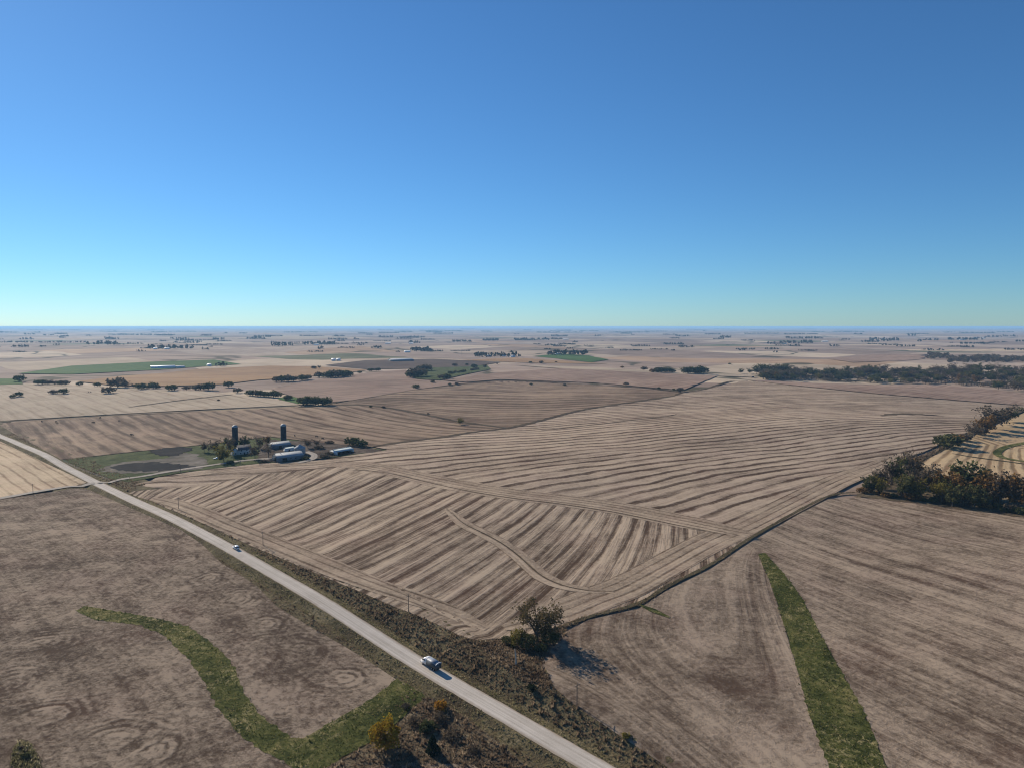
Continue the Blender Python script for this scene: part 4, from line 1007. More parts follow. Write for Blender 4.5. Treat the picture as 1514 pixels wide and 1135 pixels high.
for k, x, y, hp, lab, wd in [('dark_bush', 522, 658, 12, 'dark green bush behind the far open shed', 1.5), ('dark_bush', 535, 660, 10, 'low dark bush ending the farmyard', 1.5), ('brown_bush', 480, 676, 5, 'brown weedy brush in the yard before the far shed', 1.9), ('brown_bush', 487, 672, 5, 'dark brush heap beside the far shed', 1.8), ('brown_bush', 472, 663, 5, 'brown brush behind the grain bin', 1.9), ('brown_bush', 487, 655, 4, 'low brush at the back of the farmyard', 2.2), ('dark_bush', 341, 685, 5, 'clipped dark bush by the farm lane', 1.6), ('dark_bush', 452, 679, 5, 'dark brush at the end of the big barn', 1.7), ('brown_bush', 390, 683, 4, 'dark brush at the gable of the big barn', 1.7)]:
    put(k, x, y, hp, lab, wide=wd)

# ---- far groves: masses of trees round distant farmsteads, each one mass
def grove(x0, x1, y, hp, label, group='groves round distant farmsteads', dense=1.0):
    a, b = drop(x0, y), drop(x1, y)
    D = math.hypot(*(0.5 * (a + b))[:2]); L = math.hypot(*(b - a)[:2]); H = max(8.0, min(1.35 * hp * D / F_PX, 26.0))
    n = int(min(60, max(4, dense * L / (H * 0.32))))
    Vs, Fs, off, tint = [], [], 0, []
    ln = MB()
    for i in range(n):
        t = (i + r_.uniform(0, 1)) / n
        c = a + (b - a) * t; c[1] += r_.uniform(-1, 1) * H * 1.2
        c[2] = float(h0(np.array([c[0]]), np.array([c[1]]))[0])
        hh = H * r_.uniform(0.45, 1.05)
        m_ = 20
        d = r_.normal(size=(m_, 3)); d /= np.linalg.norm(d, axis=1, keepdims=True)
        C = c + d * np.array([hh * 0.36, hh * 0.36, hh * 0.42]) * r_.uniform(0.5, 1, (m_, 1)) + np.array([0, 0, hh * 0.55])
        V, Fq = cards(r_, C, hh * 0.22); Vs.append(V); Fs.append(Fq + off); off += len(V); tint.append(np.clip(r_.normal(0.45, 0.25, m_), 0, 1))
    o = obj('distant_grove', mesh_np('distant_grove', np.concatenate(Vs), np.concatenate(Fs), LM['blue'], {'tint': ('FACE', np.concatenate(tint))}))
    tag(o, label, 'grove', group, 'stuff')
GROVES = [(219, 288, 516, 5), (132, 176, 510, 4), (0, 127, 507, 2), (367, 392, 502, 3), (314, 330, 503, 5), (58, 67, 513, 2), (155, 174, 502, 3), (195, 259, 496, 3), (404, 430, 512, 5), (448, 455, 510, 5), (459, 496, 510, 6), (528, 537, 511, 3), (548, 565, 515, 3), (591, 620, 500, 2), (604, 622, 508, 4),
          (610, 641, 520, 6), (668, 697, 506, 3), (714, 737, 504, 3), (700, 768, 528, 8), (491, 509, 498, 2), (815, 839, 498, 3), (879, 889, 497, 2), (1000, 1020, 498, 3), (1066, 1080, 500, 5), (1133, 1160, 509, 3), (1003, 1026, 514, 3), (807, 868, 525, 7), (760, 813, 503, 3), (1154, 1202, 508, 6), (1284, 1329, 504, 3), (1402, 1450, 503, 5), (1458, 1479, 499, 2.5), (1164, 1216, 501, 3), (1340, 1352, 497, 2.5), (1262, 1275, 495, 2),
          (36, 52, 495, 2), (296, 312, 497, 2), (330, 334, 540, 4), (318, 332, 541, 4), (86, 100, 498, 2), (560, 590, 493, 2), (640, 670, 494, 2), (900, 960, 492, 2), (1100, 1150, 494, 2), (1230, 1260, 491, 1.5), (1420, 1470, 493, 2), (250, 290, 491, 1.5), (420, 470, 492, 1.5)]
for x0, x1, y, hp in GROVES:
    d_ = 'nearby' if y > 520 else ('mid distance' if y > 506 else 'very distant')
    grove(x0, x1, y, hp, {'nearby': 'dark grove sheltering a farmstead beyond the middle fields', 'mid distance': 'dark bluish grove on the plain beyond the middle fields', 'very distant': 'hazy blue grove close under the horizon'}[d_], f'{d_} groves on the plain')
for i in range(230):
    y = 485.5 + 36 * r_.random() ** 2.0; x = r_.uniform(-150, 1660); wdt = r_.uniform(4, 34)
    grove(x, x + wdt, y, r_.uniform(1.2, 2.6), 'hazy blue grove close under the horizon' if y < 506 else 'dark bluish grove on the plain beyond the middle fields', 'very distant groves on the plain' if y < 506 else 'mid distance groves on the plain', 0.8)
# ================================================================== ROUGH GRASS (stuff)
GRASS = {
    'verge': leaf_mat('blade_verge', [(0.09, 0.07, 0.04), (0.16, 0.15, 0.065), (0.26, 0.23, 0.12), (0.42, 0.35, 0.22)], 0.5),
    'bank': leaf_mat('blade_bank', [(0.08, 0.055, 0.036), (0.16, 0.11, 0.07), (0.25, 0.18, 0.115), (0.38, 0.29, 0.19)], 0.5),
    'green': leaf_mat('blade_green', [(0.04, 0.05, 0.014), (0.085, 0.095, 0.024), (0.17, 0.16, 0.05), (0.42, 0.34, 0.15)], 0.45),
}
def tufts(name, XY, hgt, mat, label, blades=5, wid=0.3, spread=0.35, bias=0.45, zoff=0.0):
    r = np.random.default_rng(len(XY))
    n = len(XY)
    z = h(XY[:, 0], XY[:, 1]) + zoff
    c = np.repeat(np.column_stack([XY, z]), blades, 0)
    H = np.repeat(hgt * np.exp(r.normal(0, 0.35, n)), blades) * r.uniform(0.6, 1.2, n * blades)
    az = r.uniform(0, 6.283, n * blades)
    b = c + np.column_stack([np.cos(az), np.sin(az), np.zeros(n * blades)]) * (H * spread * r.uniform(0.1, 1, n * blades))[:, None]
    a2 = az + r.uniform(-1, 1, n * blades) + 1.57
    w_ = (H * wid)[:, None] * np.column_stack([np.cos(a2), np.sin(a2), np.zeros(n * blades)])
    tip = b + np.column_stack([np.cos(az) * H * 0.45, np.sin(az) * H * 0.45, H])
    b[:, 2] -= 0.06
    V = np.stack([b - w_, b + w_, tip + w_ * 0.25, tip - w_ * 0.25], 1).reshape(-1, 3)
    t = np.clip(np.repeat(r.normal(bias, 0.2, n), blades) + r.normal(0, 0.15, n * blades) + 0.3 * np.repeat(np.sin(XY[:, 0] * 0.41 + 2 * np.sin(XY[:, 1] * 0.13)) * np.sin(XY[:, 1] * 0.33 + 1 + 2 * np.sin(XY[:, 0] * 0.17)), blades), 0, 1)
    o = obj(name, mesh_np(name, V, np.arange(len(V)).reshape(-1, 4), mat, {'tint': ('FACE', t)}))
    tag(o, label, 'grass', None, 'stuff')
def road_pts(n, d0, d1, s0, s1, pw=1.0):
    s = s0 + (s1 - s0) * rng.random(n) ** pw; d = rng.uniform(d0, d1, n)
    return np.column_stack([_rc[0] + s * RDIR[0] + d * RNRM[0], _rc[1] + s * RDIR[1] + d * RNRM[1]])
def poly_pts(px, n):
    P = W2D(px); lo, hi = P.min(0), P.max(0)
    Q = rng.uniform(lo, hi, (n * 6, 2)); Q = Q[inside(P, Q)]
    return Q[:n]
P_F1 = W2D([(-420, 806), (0, 738), (60, 729), (110, 722)] + EDGE1 + [(600, 1014), (570, 1060), (470, 1150), (560, 1420), (-420, 1420)])
P_F2 = W2D(EDGE2 + LINE23 + [(1225, 733), (900, 650), (574, 664), (276, 698)]); P_F8 = W2D([(-400, 690), (0, 735), (60, 727), (108, 719), (128, 713), (95, 697), (50, 676), (0, 652), (-200, 560)]); P_F5 = W2D([(90, 679), (4, 631), (-40, 610), (300, 608), (600, 640), (330, 654), (200, 667)]); P_F3 = W2D([(812, 952), (835, 934), (945, 899), (1110, 801)] + WW2L + EDGE3[::-1])
def clear(Q, *polys):
    for P in polys: Q = Q[~inside(P, Q)]
    return Q
_sa = _s0 + 100
for lo, hi, n, hg, lab in [(0, 260, 0.42, 0.36, 'near'), (260, 900, 0.3, 0.38, 'far')]:
    w_ = 'beside the near stretch of' if lab == 'near' else 'beside the far stretch of'
    tufts('verge_grass', clear(road_pts(int(7000 * n), 4.4, 10, _sa + lo, _sa + hi), P_F2, P_F3, P_F5), hg * 0.75, GRASS['verge'], f'olive and straw grass tufts {w_} the road, field side', bias=0.55)
    tufts('verge_grass', clear(road_pts(int(14000 * n), 9, 24, _sa + lo, _sa + hi), P_F2, P_F3, P_F5), hg * 1.3, GRASS['bank'], f'red brown weeds on the bank {w_} the road', bias=0.4)
    tufts('verge_grass', clear(road_pts(int(6000 * n), -9.5, -4.4, _sa + lo, _sa + hi), P_F1, P_F8), hg * 0.75, GRASS['verge'], f'green and straw tufts in the left ditch {w_} the road', bias=0.5)
    tufts('verge_grass', clear(road_pts(int(6000 * n), -22, -9, _sa + lo, _sa + hi), P_F1, P_F8), hg, GRASS['bank'], f'brown weeds left of the ditch {w_} the road', bias=0.45)
SCRUB2 = [(628, 1031), (650, 1036), (690, 1063), (740, 1100), (800, 1150), (820, 1200), (600, 1240), (460, 1150), (502, 1124), (549, 1098), (593, 1066)]
tufts('scrub_grass', poly_pts(SCRUB2, 3600), 0.5, GRASS['bank'], 'brown weeds and dead grass in the creek corner', bias=0.5, zoff=0.2)
tufts('scrub_grass', poly_pts([(703, 948), (745, 945), (790, 938), (835, 927), (842, 935), (815, 958), (800, 984), (812, 1000), (822, 1022), (760, 1000), (720, 965)], 1800), 0.5, GRASS['bank'], 'brown weeds under the oak', bias=0.45)
tufts('scrub_grass', poly_pts([(20, 1108), (30, 1094), (47, 1101), (60, 1128), (64, 1150), (32, 1150), (16, 1130)], 700), 0.4, GRASS['verge'], 'olive grass in the unploughed oval', bias=0.5, zoff=0.2)
def fuzz(Q, k): return Q + rng.normal(0, k, Q.shape)
tufts('waterway_grass', fuzz(poly_pts(WW1, 6000), 0.5), 0.2, GRASS['green'], 'short green grass of the curving waterway', 4, bias=0.42, zoff=0.18)
tufts('waterway_grass', fuzz(poly_pts(WW2L + WW2R[::-1], 7500), 0.6), 0.22, GRASS['green'], 'short green and straw grass of the straight waterway', 4, bias=0.5, zoff=0.2)
def line_pts(px, n, half):
    c = spline(unproj(*np.array(px, float).T), 8)
    i = rng.integers(0, len(c) - 1, n); t = rng.random((n, 1)); q = c[i] * (1 - t) + c[i + 1] * t
    return q + rng.normal(0, half, (n, 2))
tufts('margin_grass', line_pts(LINE23 + [(1255, 728), (1290, 730)], 1500, 0.9), 0.28, GRASS['bank'], 'dead grass tufts of the field margin', bias=0.5, zoff=0.25)
tufts('margin_grass', line_pts([(1300, 722), (1340, 695), (1365, 676), (1420, 649), (1514, 605)], 1500, 1.6), 0.9, GRASS['bank'], 'weeds of the fence line below the lone trees', bias=0.45, zoff=0.25)

# ================================================================== BUILDINGS
MT = {
    'white': plain('white_painted_metal', (0.72, 0.73, 0.74), 0.5, 0, 0.4, 0.12, 0.4), 'roofgrey': plain('grey_metal_roof', (0.30, 0.32, 0.345), 0.7, 0.0, 0.2, 0.2, 0.3), 'roofpale': plain('pale_metal_roof', (0.42, 0.49, 0.50), 0.7, 0.0, 0.2, 0.15, 0.3),
    'bluegrey': plain('bluegrey_siding', (0.13, 0.16, 0.19), 0.6, 0, 0.3, 0.25, 0.4), 'galv': plain('galvanised_steel', (0.28, 0.30, 0.32), 0.6, 0.2, 0.3, 0.25, 0.6), 'concrete': plain('silo_concrete', (0.05, 0.054, 0.062), 0.85, 0, 0.2, 0.35, 0.5),
    'shingle': plain('dark_shingles', (0.11, 0.11, 0.12), 0.9, 0, 0.1, 0.3, 0.8), 'darkgap': plain('dark_opening', (0.02, 0.02, 0.022), 0.8, 0, 0.1), 'redbrown': plain('weathered_wood', (0.13, 0.09, 0.07), 0.9, 0, 0.1, 0.4, 1.0),
    'glass': plain('window_glass', (0.03, 0.04, 0.05), 0.12, 0, 0.6, 0.1), 'tyre': plain('tyre_rubber', (0.02, 0.02, 0.02), 0.9, 0, 0.1), 'rim': plain('wheel_rim', (0.45, 0.45, 0.46), 0.4, 0.6, 0.5), 'black': plain('black_chassis', (0.025, 0.025, 0.027), 0.6), 'carwhite': plain('white_car_paint', (0.80, 0.80, 0.79), 0.25, 0, 0.5, 0.06, 1.0),
    'tarp': plain('grey_tarp', (0.20, 0.23, 0.28), 0.5, 0, 0.4, 0.25, 1.2), 'boxgrey': plain('dark_steel_box', (0.06, 0.075, 0.09), 0.5, 0.2, 0.4, 0.2), 'red': plain('tail_lamp', (0.35, 0.02, 0.02), 0.3), 'pole': plain('weathered_pole', (0.16, 0.125, 0.10), 0.9, 0, 0.1, 0.4, 2.0), 'hide': plain('black_hide', (0.02, 0.018, 0.017), 0.8, 0, 0.1), 'ceramic': plain('insulator', (0.3, 0.3, 0.32), 0.3), 'cream': plain('cream_siding', (0.60, 0.58, 0.54), 0.7, 0, 0.2, 0.12, 0.6),
}
def barn(name, px0, px1, depth, eave, ridge, wall, roof, label, doors=(), windows=(), openfront=False, swap=False, sink=0.4):
    """front wall between two ground pixels, ridge parallel to it"""
    a, b = drop(*px0), drop(*px1)
    d = (b - a)[:2]; L = float(np.hypot(*d)); rz = math.atan2(d[1], d[0])
    zc = min(a[2], b[2])
    root = empty(name, (a[0], a[1], zc), rz)
    y1, ym = depth, depth / 2
    mb = MB()
    if openfront:
        mb.prism([(y1 - 0.25, -sink), (y1, -sink), (y1, eave), (y1 - 0.25, eave)], 'x', 0, L)
        for x in (0, L - 0.25):
            mb.prism([(0, -sink), (y1 - 0.25, -sink), (y1 - 0.25, eave), (ym, ridge - 0.15), (0, eave)], 'x', x, x + 0.25)
    else:
        mb.prism([(0, -sink), (y1, -sink), (y1, eave), (ym, ridge - 0.12), (0, eave)], 'x', 0, L)
    mb.build('wall', wall, root)
    o = 0.45; sl = (ridge - eave) / ym
    rf = MB()
    rf.prism([(-o, eave - o * sl), (-o, eave - o * sl + 0.14), (ym, ridge + 0.14), (ym, ridge)][::-1], 'x', -0.4, L + 0.4)
    rf.build('roof', roof, root)
    rf = MB(); rf.prism([(ym, ridge), (ym, ridge + 0.14), (y1 + o, eave - o * sl + 0.14), (y1 + o, eave - o * sl)][::-1], 'x', -0.4, L + 0.4)
    rf.build('roof', roof, root)
    MB().box(-0.45, L + 0.45, ym - 0.3, ym + 0.3, ridge + 0.1, ridge + 0.2).build('ridge_cap', roof, root)
    for x0, x1, z1 in doors:
        dr = MB().box(x0, x1, -0.10, -0.012, 0.02 - 0.3, z1).build('door', MT['darkgap'], root)
        MB().box(x0 - 0.15, x1 + 0.15, -0.14, -0.015, z1, z1 + 0.18).build('door_track', MT['galv'], dr)
    for x0, x1, z0, z1 in windows:
        wn_ = MB().box(x0, x1, -0.06, -0.012, z0, z1).build('window', MT['glass'], root)
        MB().box(x0 - 0.12, x1 + 0.12, -0.16, -0.015, z0 - 0.12, z0 - 0.01).build('sill', MT['white'], wn_)
    if openfront:
        for i in range(5):
            MB().box(i * L / 4 - 0.12 * (i > 0), i * L / 4 + 0.12, 0.02, 0.26, -sink, eave - 0.05).build('post', MT['pole'], root)
    tag(root, label, 'barn')
    return root, L
bb, L = barn('long_barn', (411, 683.5), (449, 678), 13, 4.2, 7.0, MT['bluegrey'], MT['roofgrey'], 'big blue grey barn with a pale metal roof beside the lane', doors=((4, 8, 3.4),), windows=((10.5, 12, 1.6, 2.7), (15, 16.5, 1.6, 2.7)))
MB().box(-0.1, -0.012, 4.2, 8.8, -0.3, 3.6).build('gable_door', MT['darkgap'], bb)
MB().box(-0.08, -0.012, 5.9, 7.1, 4.6, 5.6).build('loft_window', MT['glass'], bb)
barn('rear_barn', (403, 664.5), (430, 660.5), 10, 3.6, 6.2, MT['bluegrey'], MT['roofgrey'], 'grey barn with a pale roof below the right silo', doors=((6, 9, 3.0),))
barn('open_shed', (499, 673), (523, 668), 11, 3.3, 4.9, MT['white'], MT['roofpale'], 'pale roofed open cattle shed at the far end of the farmyard', openfront=True)
barn('small_shed', (424, 668), (436, 665.5), 5, 2.6, 3.8, MT['white'], MT['roofpale'], 'small white shed next to the grain bin', doors=((2, 3.4, 2.1),))
# house: two storey with a lower wing
hz, L = barn('farmhouse', (353, 672.5), (372, 669.5), 8.5, 4.8, 8.4, MT['cream'], MT['shingle'], 'two storey farmhouse with dark roof behind the yellow green tree', doors=((4.5, 5.6, 2.1),), windows=((1.2, 2.2, 1.0, 2.3), (7.5, 8.5, 1.0, 2.3), (2, 3, 3.4, 4.4), (6.8, 7.8, 3.4, 4.4)))
hz['category'] = 'house'
mb = MB(); mb.prism([(-5.2, -0.4), (-0.02, -0.4), (-0.02, 4.2), (-2.6, 7.0), (-5.2, 4.2)], 'y', 0.8, 6.0); wing = mb.build('wing', MT['cream'], hz)
mb = MB()
mb.hexa([(-5.6, 0.4, 3.75), (-2.6, 0.4, 7.02), (-2.6, 6.4, 7.02), (-5.6, 6.4, 3.75), (-5.6, 0.4, 3.95), (-2.6, 0.4, 7.22), (-2.6, 6.4, 7.22), (-5.6, 6.4, 3.95)])
mb.hexa([(-2.6, 0.4, 7.02), (-0.02, 0.4, 4.2), (-0.02, 6.4, 4.2), (-2.6, 6.4, 7.02), (-2.6, 0.4, 7.22), (-0.02, 0.4, 4.4), (-0.02, 6.4, 4.4), (-2.6, 6.4, 7.22)])
mb.build('wing_roof', MT['shingle'], wing)
MB().box(-3.2, -2.0, 0.72, 0.79, 1.0, 2.3).build('window', MT['glass'], wing)
MB().box(5.5, 6.3, 3.6, 4.4, 7.4, 9.6).build('chimney', MT['redbrown'], hz)
# silos
def silo(px, py, top_px, label, rad=2.7):
    q = drop(px, py); D = math.hypot(q[0], q[1]); H = (py - top_px) * D / F_PX - 2.2
    root = empty('silo', q); MB().lathe([(rad, -0.5), (rad, H)], 28).build('body', MT['concrete'], root, True)
    for i in range(int(H / 1.1)):
        MB().lathe([(rad + 0.01, 0.6 + i * 1.1), (rad + 0.05, 0.63 + i * 1.1), (rad + 0.05, 0.71 + i * 1.1), (rad + 0.01, 0.74 + i * 1.1)], 28).build('hoop', MT['concrete'], root)
    MB().lathe([(rad + 0.12, H - 0.05), (rad + 0.1, H + 0.25), (rad * 0.92, H + 0.9), (rad * 0.7, H + 1.5), (rad * 0.4, H + 1.95), (0.02, H + 2.15)], 28).build('dome', MT['galv'], root, True)
    MB().box(-0.5, 0.5, -rad - 0.6, -rad - 0.02, -0.3, H * 0.97).build('chute', MT['concrete'], root)
    tag(root, label, 'silo')
silo(348, 659, 629.5, 'dark concrete stave silo behind the farmhouse')
silo(419.5, 655, 627, 'dark concrete stave silo behind the grey rear barn')
q = drop(443.5, 671); root = empty('grain_bin', q)
MB().lathe([(4.9, -0.4), (4.9, 6.0)], 32).build('body', MT['galv'], root, True)
for i in range(6): MB().lathe([(4.91, 0.5 + i), (4.96, 0.55 + i), (4.91, 0.6 + i)], 32).build('rib', MT['galv'], root)
MB().lathe([(5.1, 5.9), (5.05, 6.05), (2.6, 7.6), (0.7, 8.7), (0.65, 9.1), (0.02, 9.2)], 32).build('roof', MT['roofgrey'], root, True)
MB().box(-0.5, 0.5, -5.02, -4.88, 0.2, 2.1).build('door', MT['darkgap'], root)
tag(root, 'round galvanised grain bin with a conical roof beside the big barn', 'grain bin')
# small farmyard things
q = drop(320, 678); root = empty('parked_pickup', q, 0.6)
MB().box(-2.6, 2.6, -0.95, 0.95, 0.45, 1.05, 0.06, 0.05).build('body', MT['carwhite'], root); MB().box(-0.4, 1.5, -0.88, 0.88, 1.05, 1.75, 0.35, 0.12).build('cab', MT['carwhite'], root)
for x in (-1.7, 1.7):
    for y in (-0.9, 0.9):
        MB().prism([(x + 0.38 * math.cos(t), 0.38 + 0.38 * math.sin(t)) for t in np.linspace(0, 6.283, 14)[:-1]], 'y', y - 0.12, y + 0.12).build('wheel', MT['tyre'], root)
tag(root, 'white pickup parked on the grass left of the yellow green tree', 'pickup')
# far farm buildings
def far_barn(px0, px1, depth, eave, ridge, label, roof='white', wall='white'):
    r0_, _ = barn('distant_barn', px0, px1, depth, eave, ridge, MT[wall], MT[roof], label, sink=1.5)
far_barn((223, 545), (259, 544.3), 22, 5.5, 8.5, 'very long white barn beside the green cover crop field')
far_barn((261, 544.4), (274, 543.6), 18, 4, 7, 'smaller white barn at the end of the long white barn', 'roofgrey')
far_barn((308, 541.6), (313, 541.4), 14, 5, 8, 'little white shed at the corner of the green cover crop field')
far_barn((580, 534.6), (612, 534.0), 40, 4.5, 9.0, 'long grey roofed barn on the dark tilled field', 'roofgrey', 'bluegrey')
for (x0, x1, y, lab) in [(490, 496, 533.6, 'left one of two little white sheds on the tan rise'), (497.5, 503.5, 533.4, 'right one of two little white sheds on the tan rise'), (599, 607, 521.2, 'white barn beside the grove above the long grey barn'), (571, 578, 508.6, 'tiny white barn alone on the plain'),
                         (742, 748, 527.2, 'white farmhouse half hidden in the dark grove'), (718, 726, 527.6, 'pale shed in front of the dark grove'), (756, 762, 528.2, 'pale shed at the end of the dark grove'), (822, 829, 524.4, 'white house beside the lawned grove'), (833, 841, 502.5, 'white barn below the hazy horizon groves'), (1156, 1163, 509, 'white barn in the bluish grove on the plain'), (1216, 1225, 505.6, 'white shed right of the bluish grove'),
                         (1441, 1446, 500, 'white tank house by the far grove'), (1420, 1428, 503, 'pale barn in the far grove'), (1452, 1456, 501, 'pale silo house by the far grove'), (606, 611, 508.5, 'white house in the small plain grove'), (466, 472, 510.5, 'white house in the wide plain grove'), (244, 251, 516.5, 'white farmhouse in the long bluish grove'), (228, 233, 516.6, 'pale shed at the left of the long bluish grove')]:
    far_barn((x0, y), (x1, y - 0.15), 10, 5, 8, lab)

# ================================================================== VEHICLES, POLES, CATTLE
def wheel(root, x, y, r_w=0.5, wdt=0.28):
    ts = np.linspace(0, 2 * math.pi, 19)[:-1]
    wl = MB().prism([(x + r_w * math.cos(t), r_w + r_w * math.sin(t)) for t in ts], 'y', y - wdt / 2, y + wdt / 2).build('wheel', MT['tyre'], root)
    s = 1 if y > 0 else -1
    MB().prism([(x + r_w * 0.55 * math.cos(t), r_w + r_w * 0.55 * math.sin(t)) for t in ts], 'y', *sorted((y + s * wdt / 2, y + s * (wdt / 2 + 0.03)))).build('rim', MT['rim'], wl)
ROAD_RZ = math.atan2(RDIR[1], RDIR[0])
def on_road(px, py, off):
    s, _ = road_sd(*drop(px, py)[:2])
    x, y = _rc + s * RDIR + off * RNRM
    dz = (h(np.array([x + RDIR[0] * 3]), np.array([y + RDIR[1] * 3])) - h(np.array([x - RDIR[0] * 3]), np.array([y - RDIR[1] * 3])))[0] / 6
    return (x, y, float(h(np.array([x]), np.array([y]))[0]) + 0.075), math.atan(dz)
loc, pit = on_road(640, 984, 1.7)
tk = empty('grain_truck', loc, ROAD_RZ); tk.rotation_euler = (0, -pit, ROAD_RZ)
MB().box(-4.2, 4.1, -0.5, 0.5, 0.55, 0.95).build('chassis', MT['black'], tk)
mb = MB(); mb.prism([(1.35, 0.7), (4.3, 0.7), (4.35, 1.55), (3.35, 1.8), (2.85, 2.7), (1.35, 2.78)], 'y', -1.18, 1.18); cab = mb.build('cab', MT['carwhite'], tk)
mb = MB(); mb.hexa([(3.36, -1.02, 1.84), (3.42, -1.02, 1.86), (3.42, 1.02, 1.86), (3.36, 1.02, 1.84), (2.9, -1.0, 2.62), (2.96, -1.0, 2.64), (2.96, 1.0, 2.64), (2.9, 1.0, 2.62)]); mb.build('windshield', MT['glass'], cab)
for s in (-1, 1):
    y0, y1 = sorted((s * 1.19, s * 1.21)); MB().prism([(1.9, 1.85), (3.1, 1.85), (2.75, 2.55), (1.9, 2.55)], 'y', y0, y1).build('side_window', MT['glass'], cab)
    y0, y1 = sorted((s * 1.25, s * 1.45)); MB().box(3.0, 3.12, y0, y1, 1.9, 2.4).build('mirror', MT['black'], cab)
    MB().box(4.3, 4.4, s * 0.8 - 0.16, s * 0.8 + 0.16, 0.95, 1.25).build('headlight', MT['ceramic'], cab)
MB().box(4.3, 4.55, -1.2, 1.2, 0.5, 0.8).build('bumper', MT['galv'], tk)
box = MB().box(-4.5, 1.15, -1.25, 1.25, 0.98, 2.7).build('cargo_box', MT['boxgrey'], tk)
arc = [(1.3 * math.cos(t), 2.7 + 0.55 * math.sin(t)) for t in np.linspace(0, math.pi, 11)]
MB().prism(arc, 'x', -4.45, 1.2).build('tarp', MT['tarp'], box)
for x in (-4.6, 1.0):
    a2 = [(1.36 * math.cos(t), 2.68 + 0.63 * math.sin(t)) for t in np.linspace(0, math.pi, 11)] + [(1.28 * math.cos(t), 2.68 + 0.53 * math.sin(t)) for t in np.linspace(math.pi, 0, 11)]
    mb = MB(); n = 11
    V = [(x + k, a2[i][0], a2[i][1]) for k in (0, 0.25) for i in range(22)]
    Q = []
    for i in range(10):
        j = 21 - i
        Q += [(i, i + 1, j - 1, j), (22 + i, 22 + j, 22 + j - 1, 22 + i + 1), (i, 22 + i, 22 + i + 1, i + 1), (j, j - 1, 22 + j - 1, 22 + j)]
    mb.add(V, Q).build('bow_rim', MT['white'], box)
MB().box(-4.58, -4.51, -1.2, 1.2, 1.05, 2.66).build('tailgate', MT['boxgrey'], box)
for s in (-1, 1):
    MB().box(-4.62, -4.52, s * 1.0 - 0.12, s * 1.0 + 0.12, 0.75, 0.9).build('tail_lamp', MT['red'], tk)
    wheel(tk, 3.3, s * 1.0); wheel(tk, -1.9, s * 0.95, 0.5, 0.5); wheel(tk, -3.1, s * 0.95, 0.5, 0.5)
tag(tk, 'farm grain truck with white cab and grey tarped box on the gravel road', 'truck')
loc, pit = on_road(349, 811, 1.9)
sv_ = empty('sport_utility_car', loc, ROAD_RZ); sv_.rotation_euler = (0, -pit, ROAD_RZ)
mb = MB(); mb.prism([(-2.35, 0.42), (2.35, 0.42), (2.4, 0.85), (2.2, 1.02), (1.05, 1.12), (-2.3, 1.14), (-2.42, 0.8)], 'y', -0.95, 0.95); body = mb.build('body', MT['carwhite'], sv_)
mb = MB(); mb.hexa([(-2.3, -0.92, 1.13), (1.1, -0.92, 1.13), (1.1, 0.92, 1.13), (-2.3, 0.92, 1.13), (-2.05, -0.76, 1.78), (0.35, -0.76, 1.78), (0.35, 0.76, 1.78), (-2.05, 0.76, 1.78)]); mb.build('window_band', MT['glass'], sv_)
MB().box(-2.12, 0.42, -0.79, 0.79, 1.782, 1.87, 0.05, 0.05).build('roof', MT['carwhite'], sv_)
for x in (-2.16, -0.95, 0.45):
    for s in (-1, 1):
        MB().hexa([(x - 0.06, s * 0.94 - 0.02, 1.12), (x + 0.1, s * 0.94 - 0.02, 1.12), (x + 0.1, s * 0.94 + 0.02, 1.12), (x - 0.06, s * 0.94 + 0.02, 1.12), (x, s * 0.79 - 0.03, 1.79), (x + 0.12, s * 0.79 - 0.03, 1.79), (x + 0.12, s * 0.79 + 0.03, 1.79), (x, s * 0.79 + 0.03, 1.79)]).build('pillar', MT['carwhite'], sv_)
for s in (-1, 1):
    wheel(sv_, 1.5, s * 0.86, 0.38, 0.24); wheel(sv_, -1.5, s * 0.86, 0.38, 0.24)
    MB().box(-2.46, -2.36, s * 0.8 - 0.1, s * 0.8 + 0.1, 0.85, 1.1).build('tail_light', MT['red'], body)
    MB().box(2.33, 2.42, s * 0.72 - 0.16, s * 0.72 + 0.16, 0.78, 0.95).build('headlight', MT['ceramic'], body)
tag(sv_, 'white sport utility car driving up the gravel road', 'car')
q = drop(1113, 558.5); cb = empty('field_machine', q, 0.4)
MB().box(-3.2, 2.6, -1.6, 1.6, 1.2, 3.4, 0.2, 0.1).build('body', MT['black'], cb); MB().box(1.2, 3.2, -1.0, 1.0, 2.2, 4.0, 0.2, 0.1).build('cab', MT['glass'], cb)
for x in (-2.2, 1.8):
    for s in (-1, 1): wheel(cb, x, s * 1.75, 0.95, 0.6)
tag(cb, 'dark farm machine parked on the pale crest before the woodland belt', 'machine')
def pole(px, py, H, label, rz):
    root = empty('utility_pole', drop(px, py), rz)
    MB().tube((0, 0, -1), (0, 0, H), 0.17, 0.11, 8).build('post', MT['pole'], root)
    arm = MB().box(-1.1, 1.1, 0.12, 0.24, H - 0.75, H - 0.6).build('crossarm', MT['pole'], root)
    for x in (-0.95, 0.95): MB().lathe([(0.05, 0), (0.08, 0.06), (0.05, 0.16), (0.01, 0.2)], 8, (x, 0.18, H - 0.6)).build('insulator', MT['ceramic'], arm)
    MB().lathe([(0.05, 0), (0.08, 0.06), (0.05, 0.16), (0.01, 0.2)], 8, (0, 0, H)).build('insulator', MT['ceramic'], root)
    tag(root, label, 'utility pole')
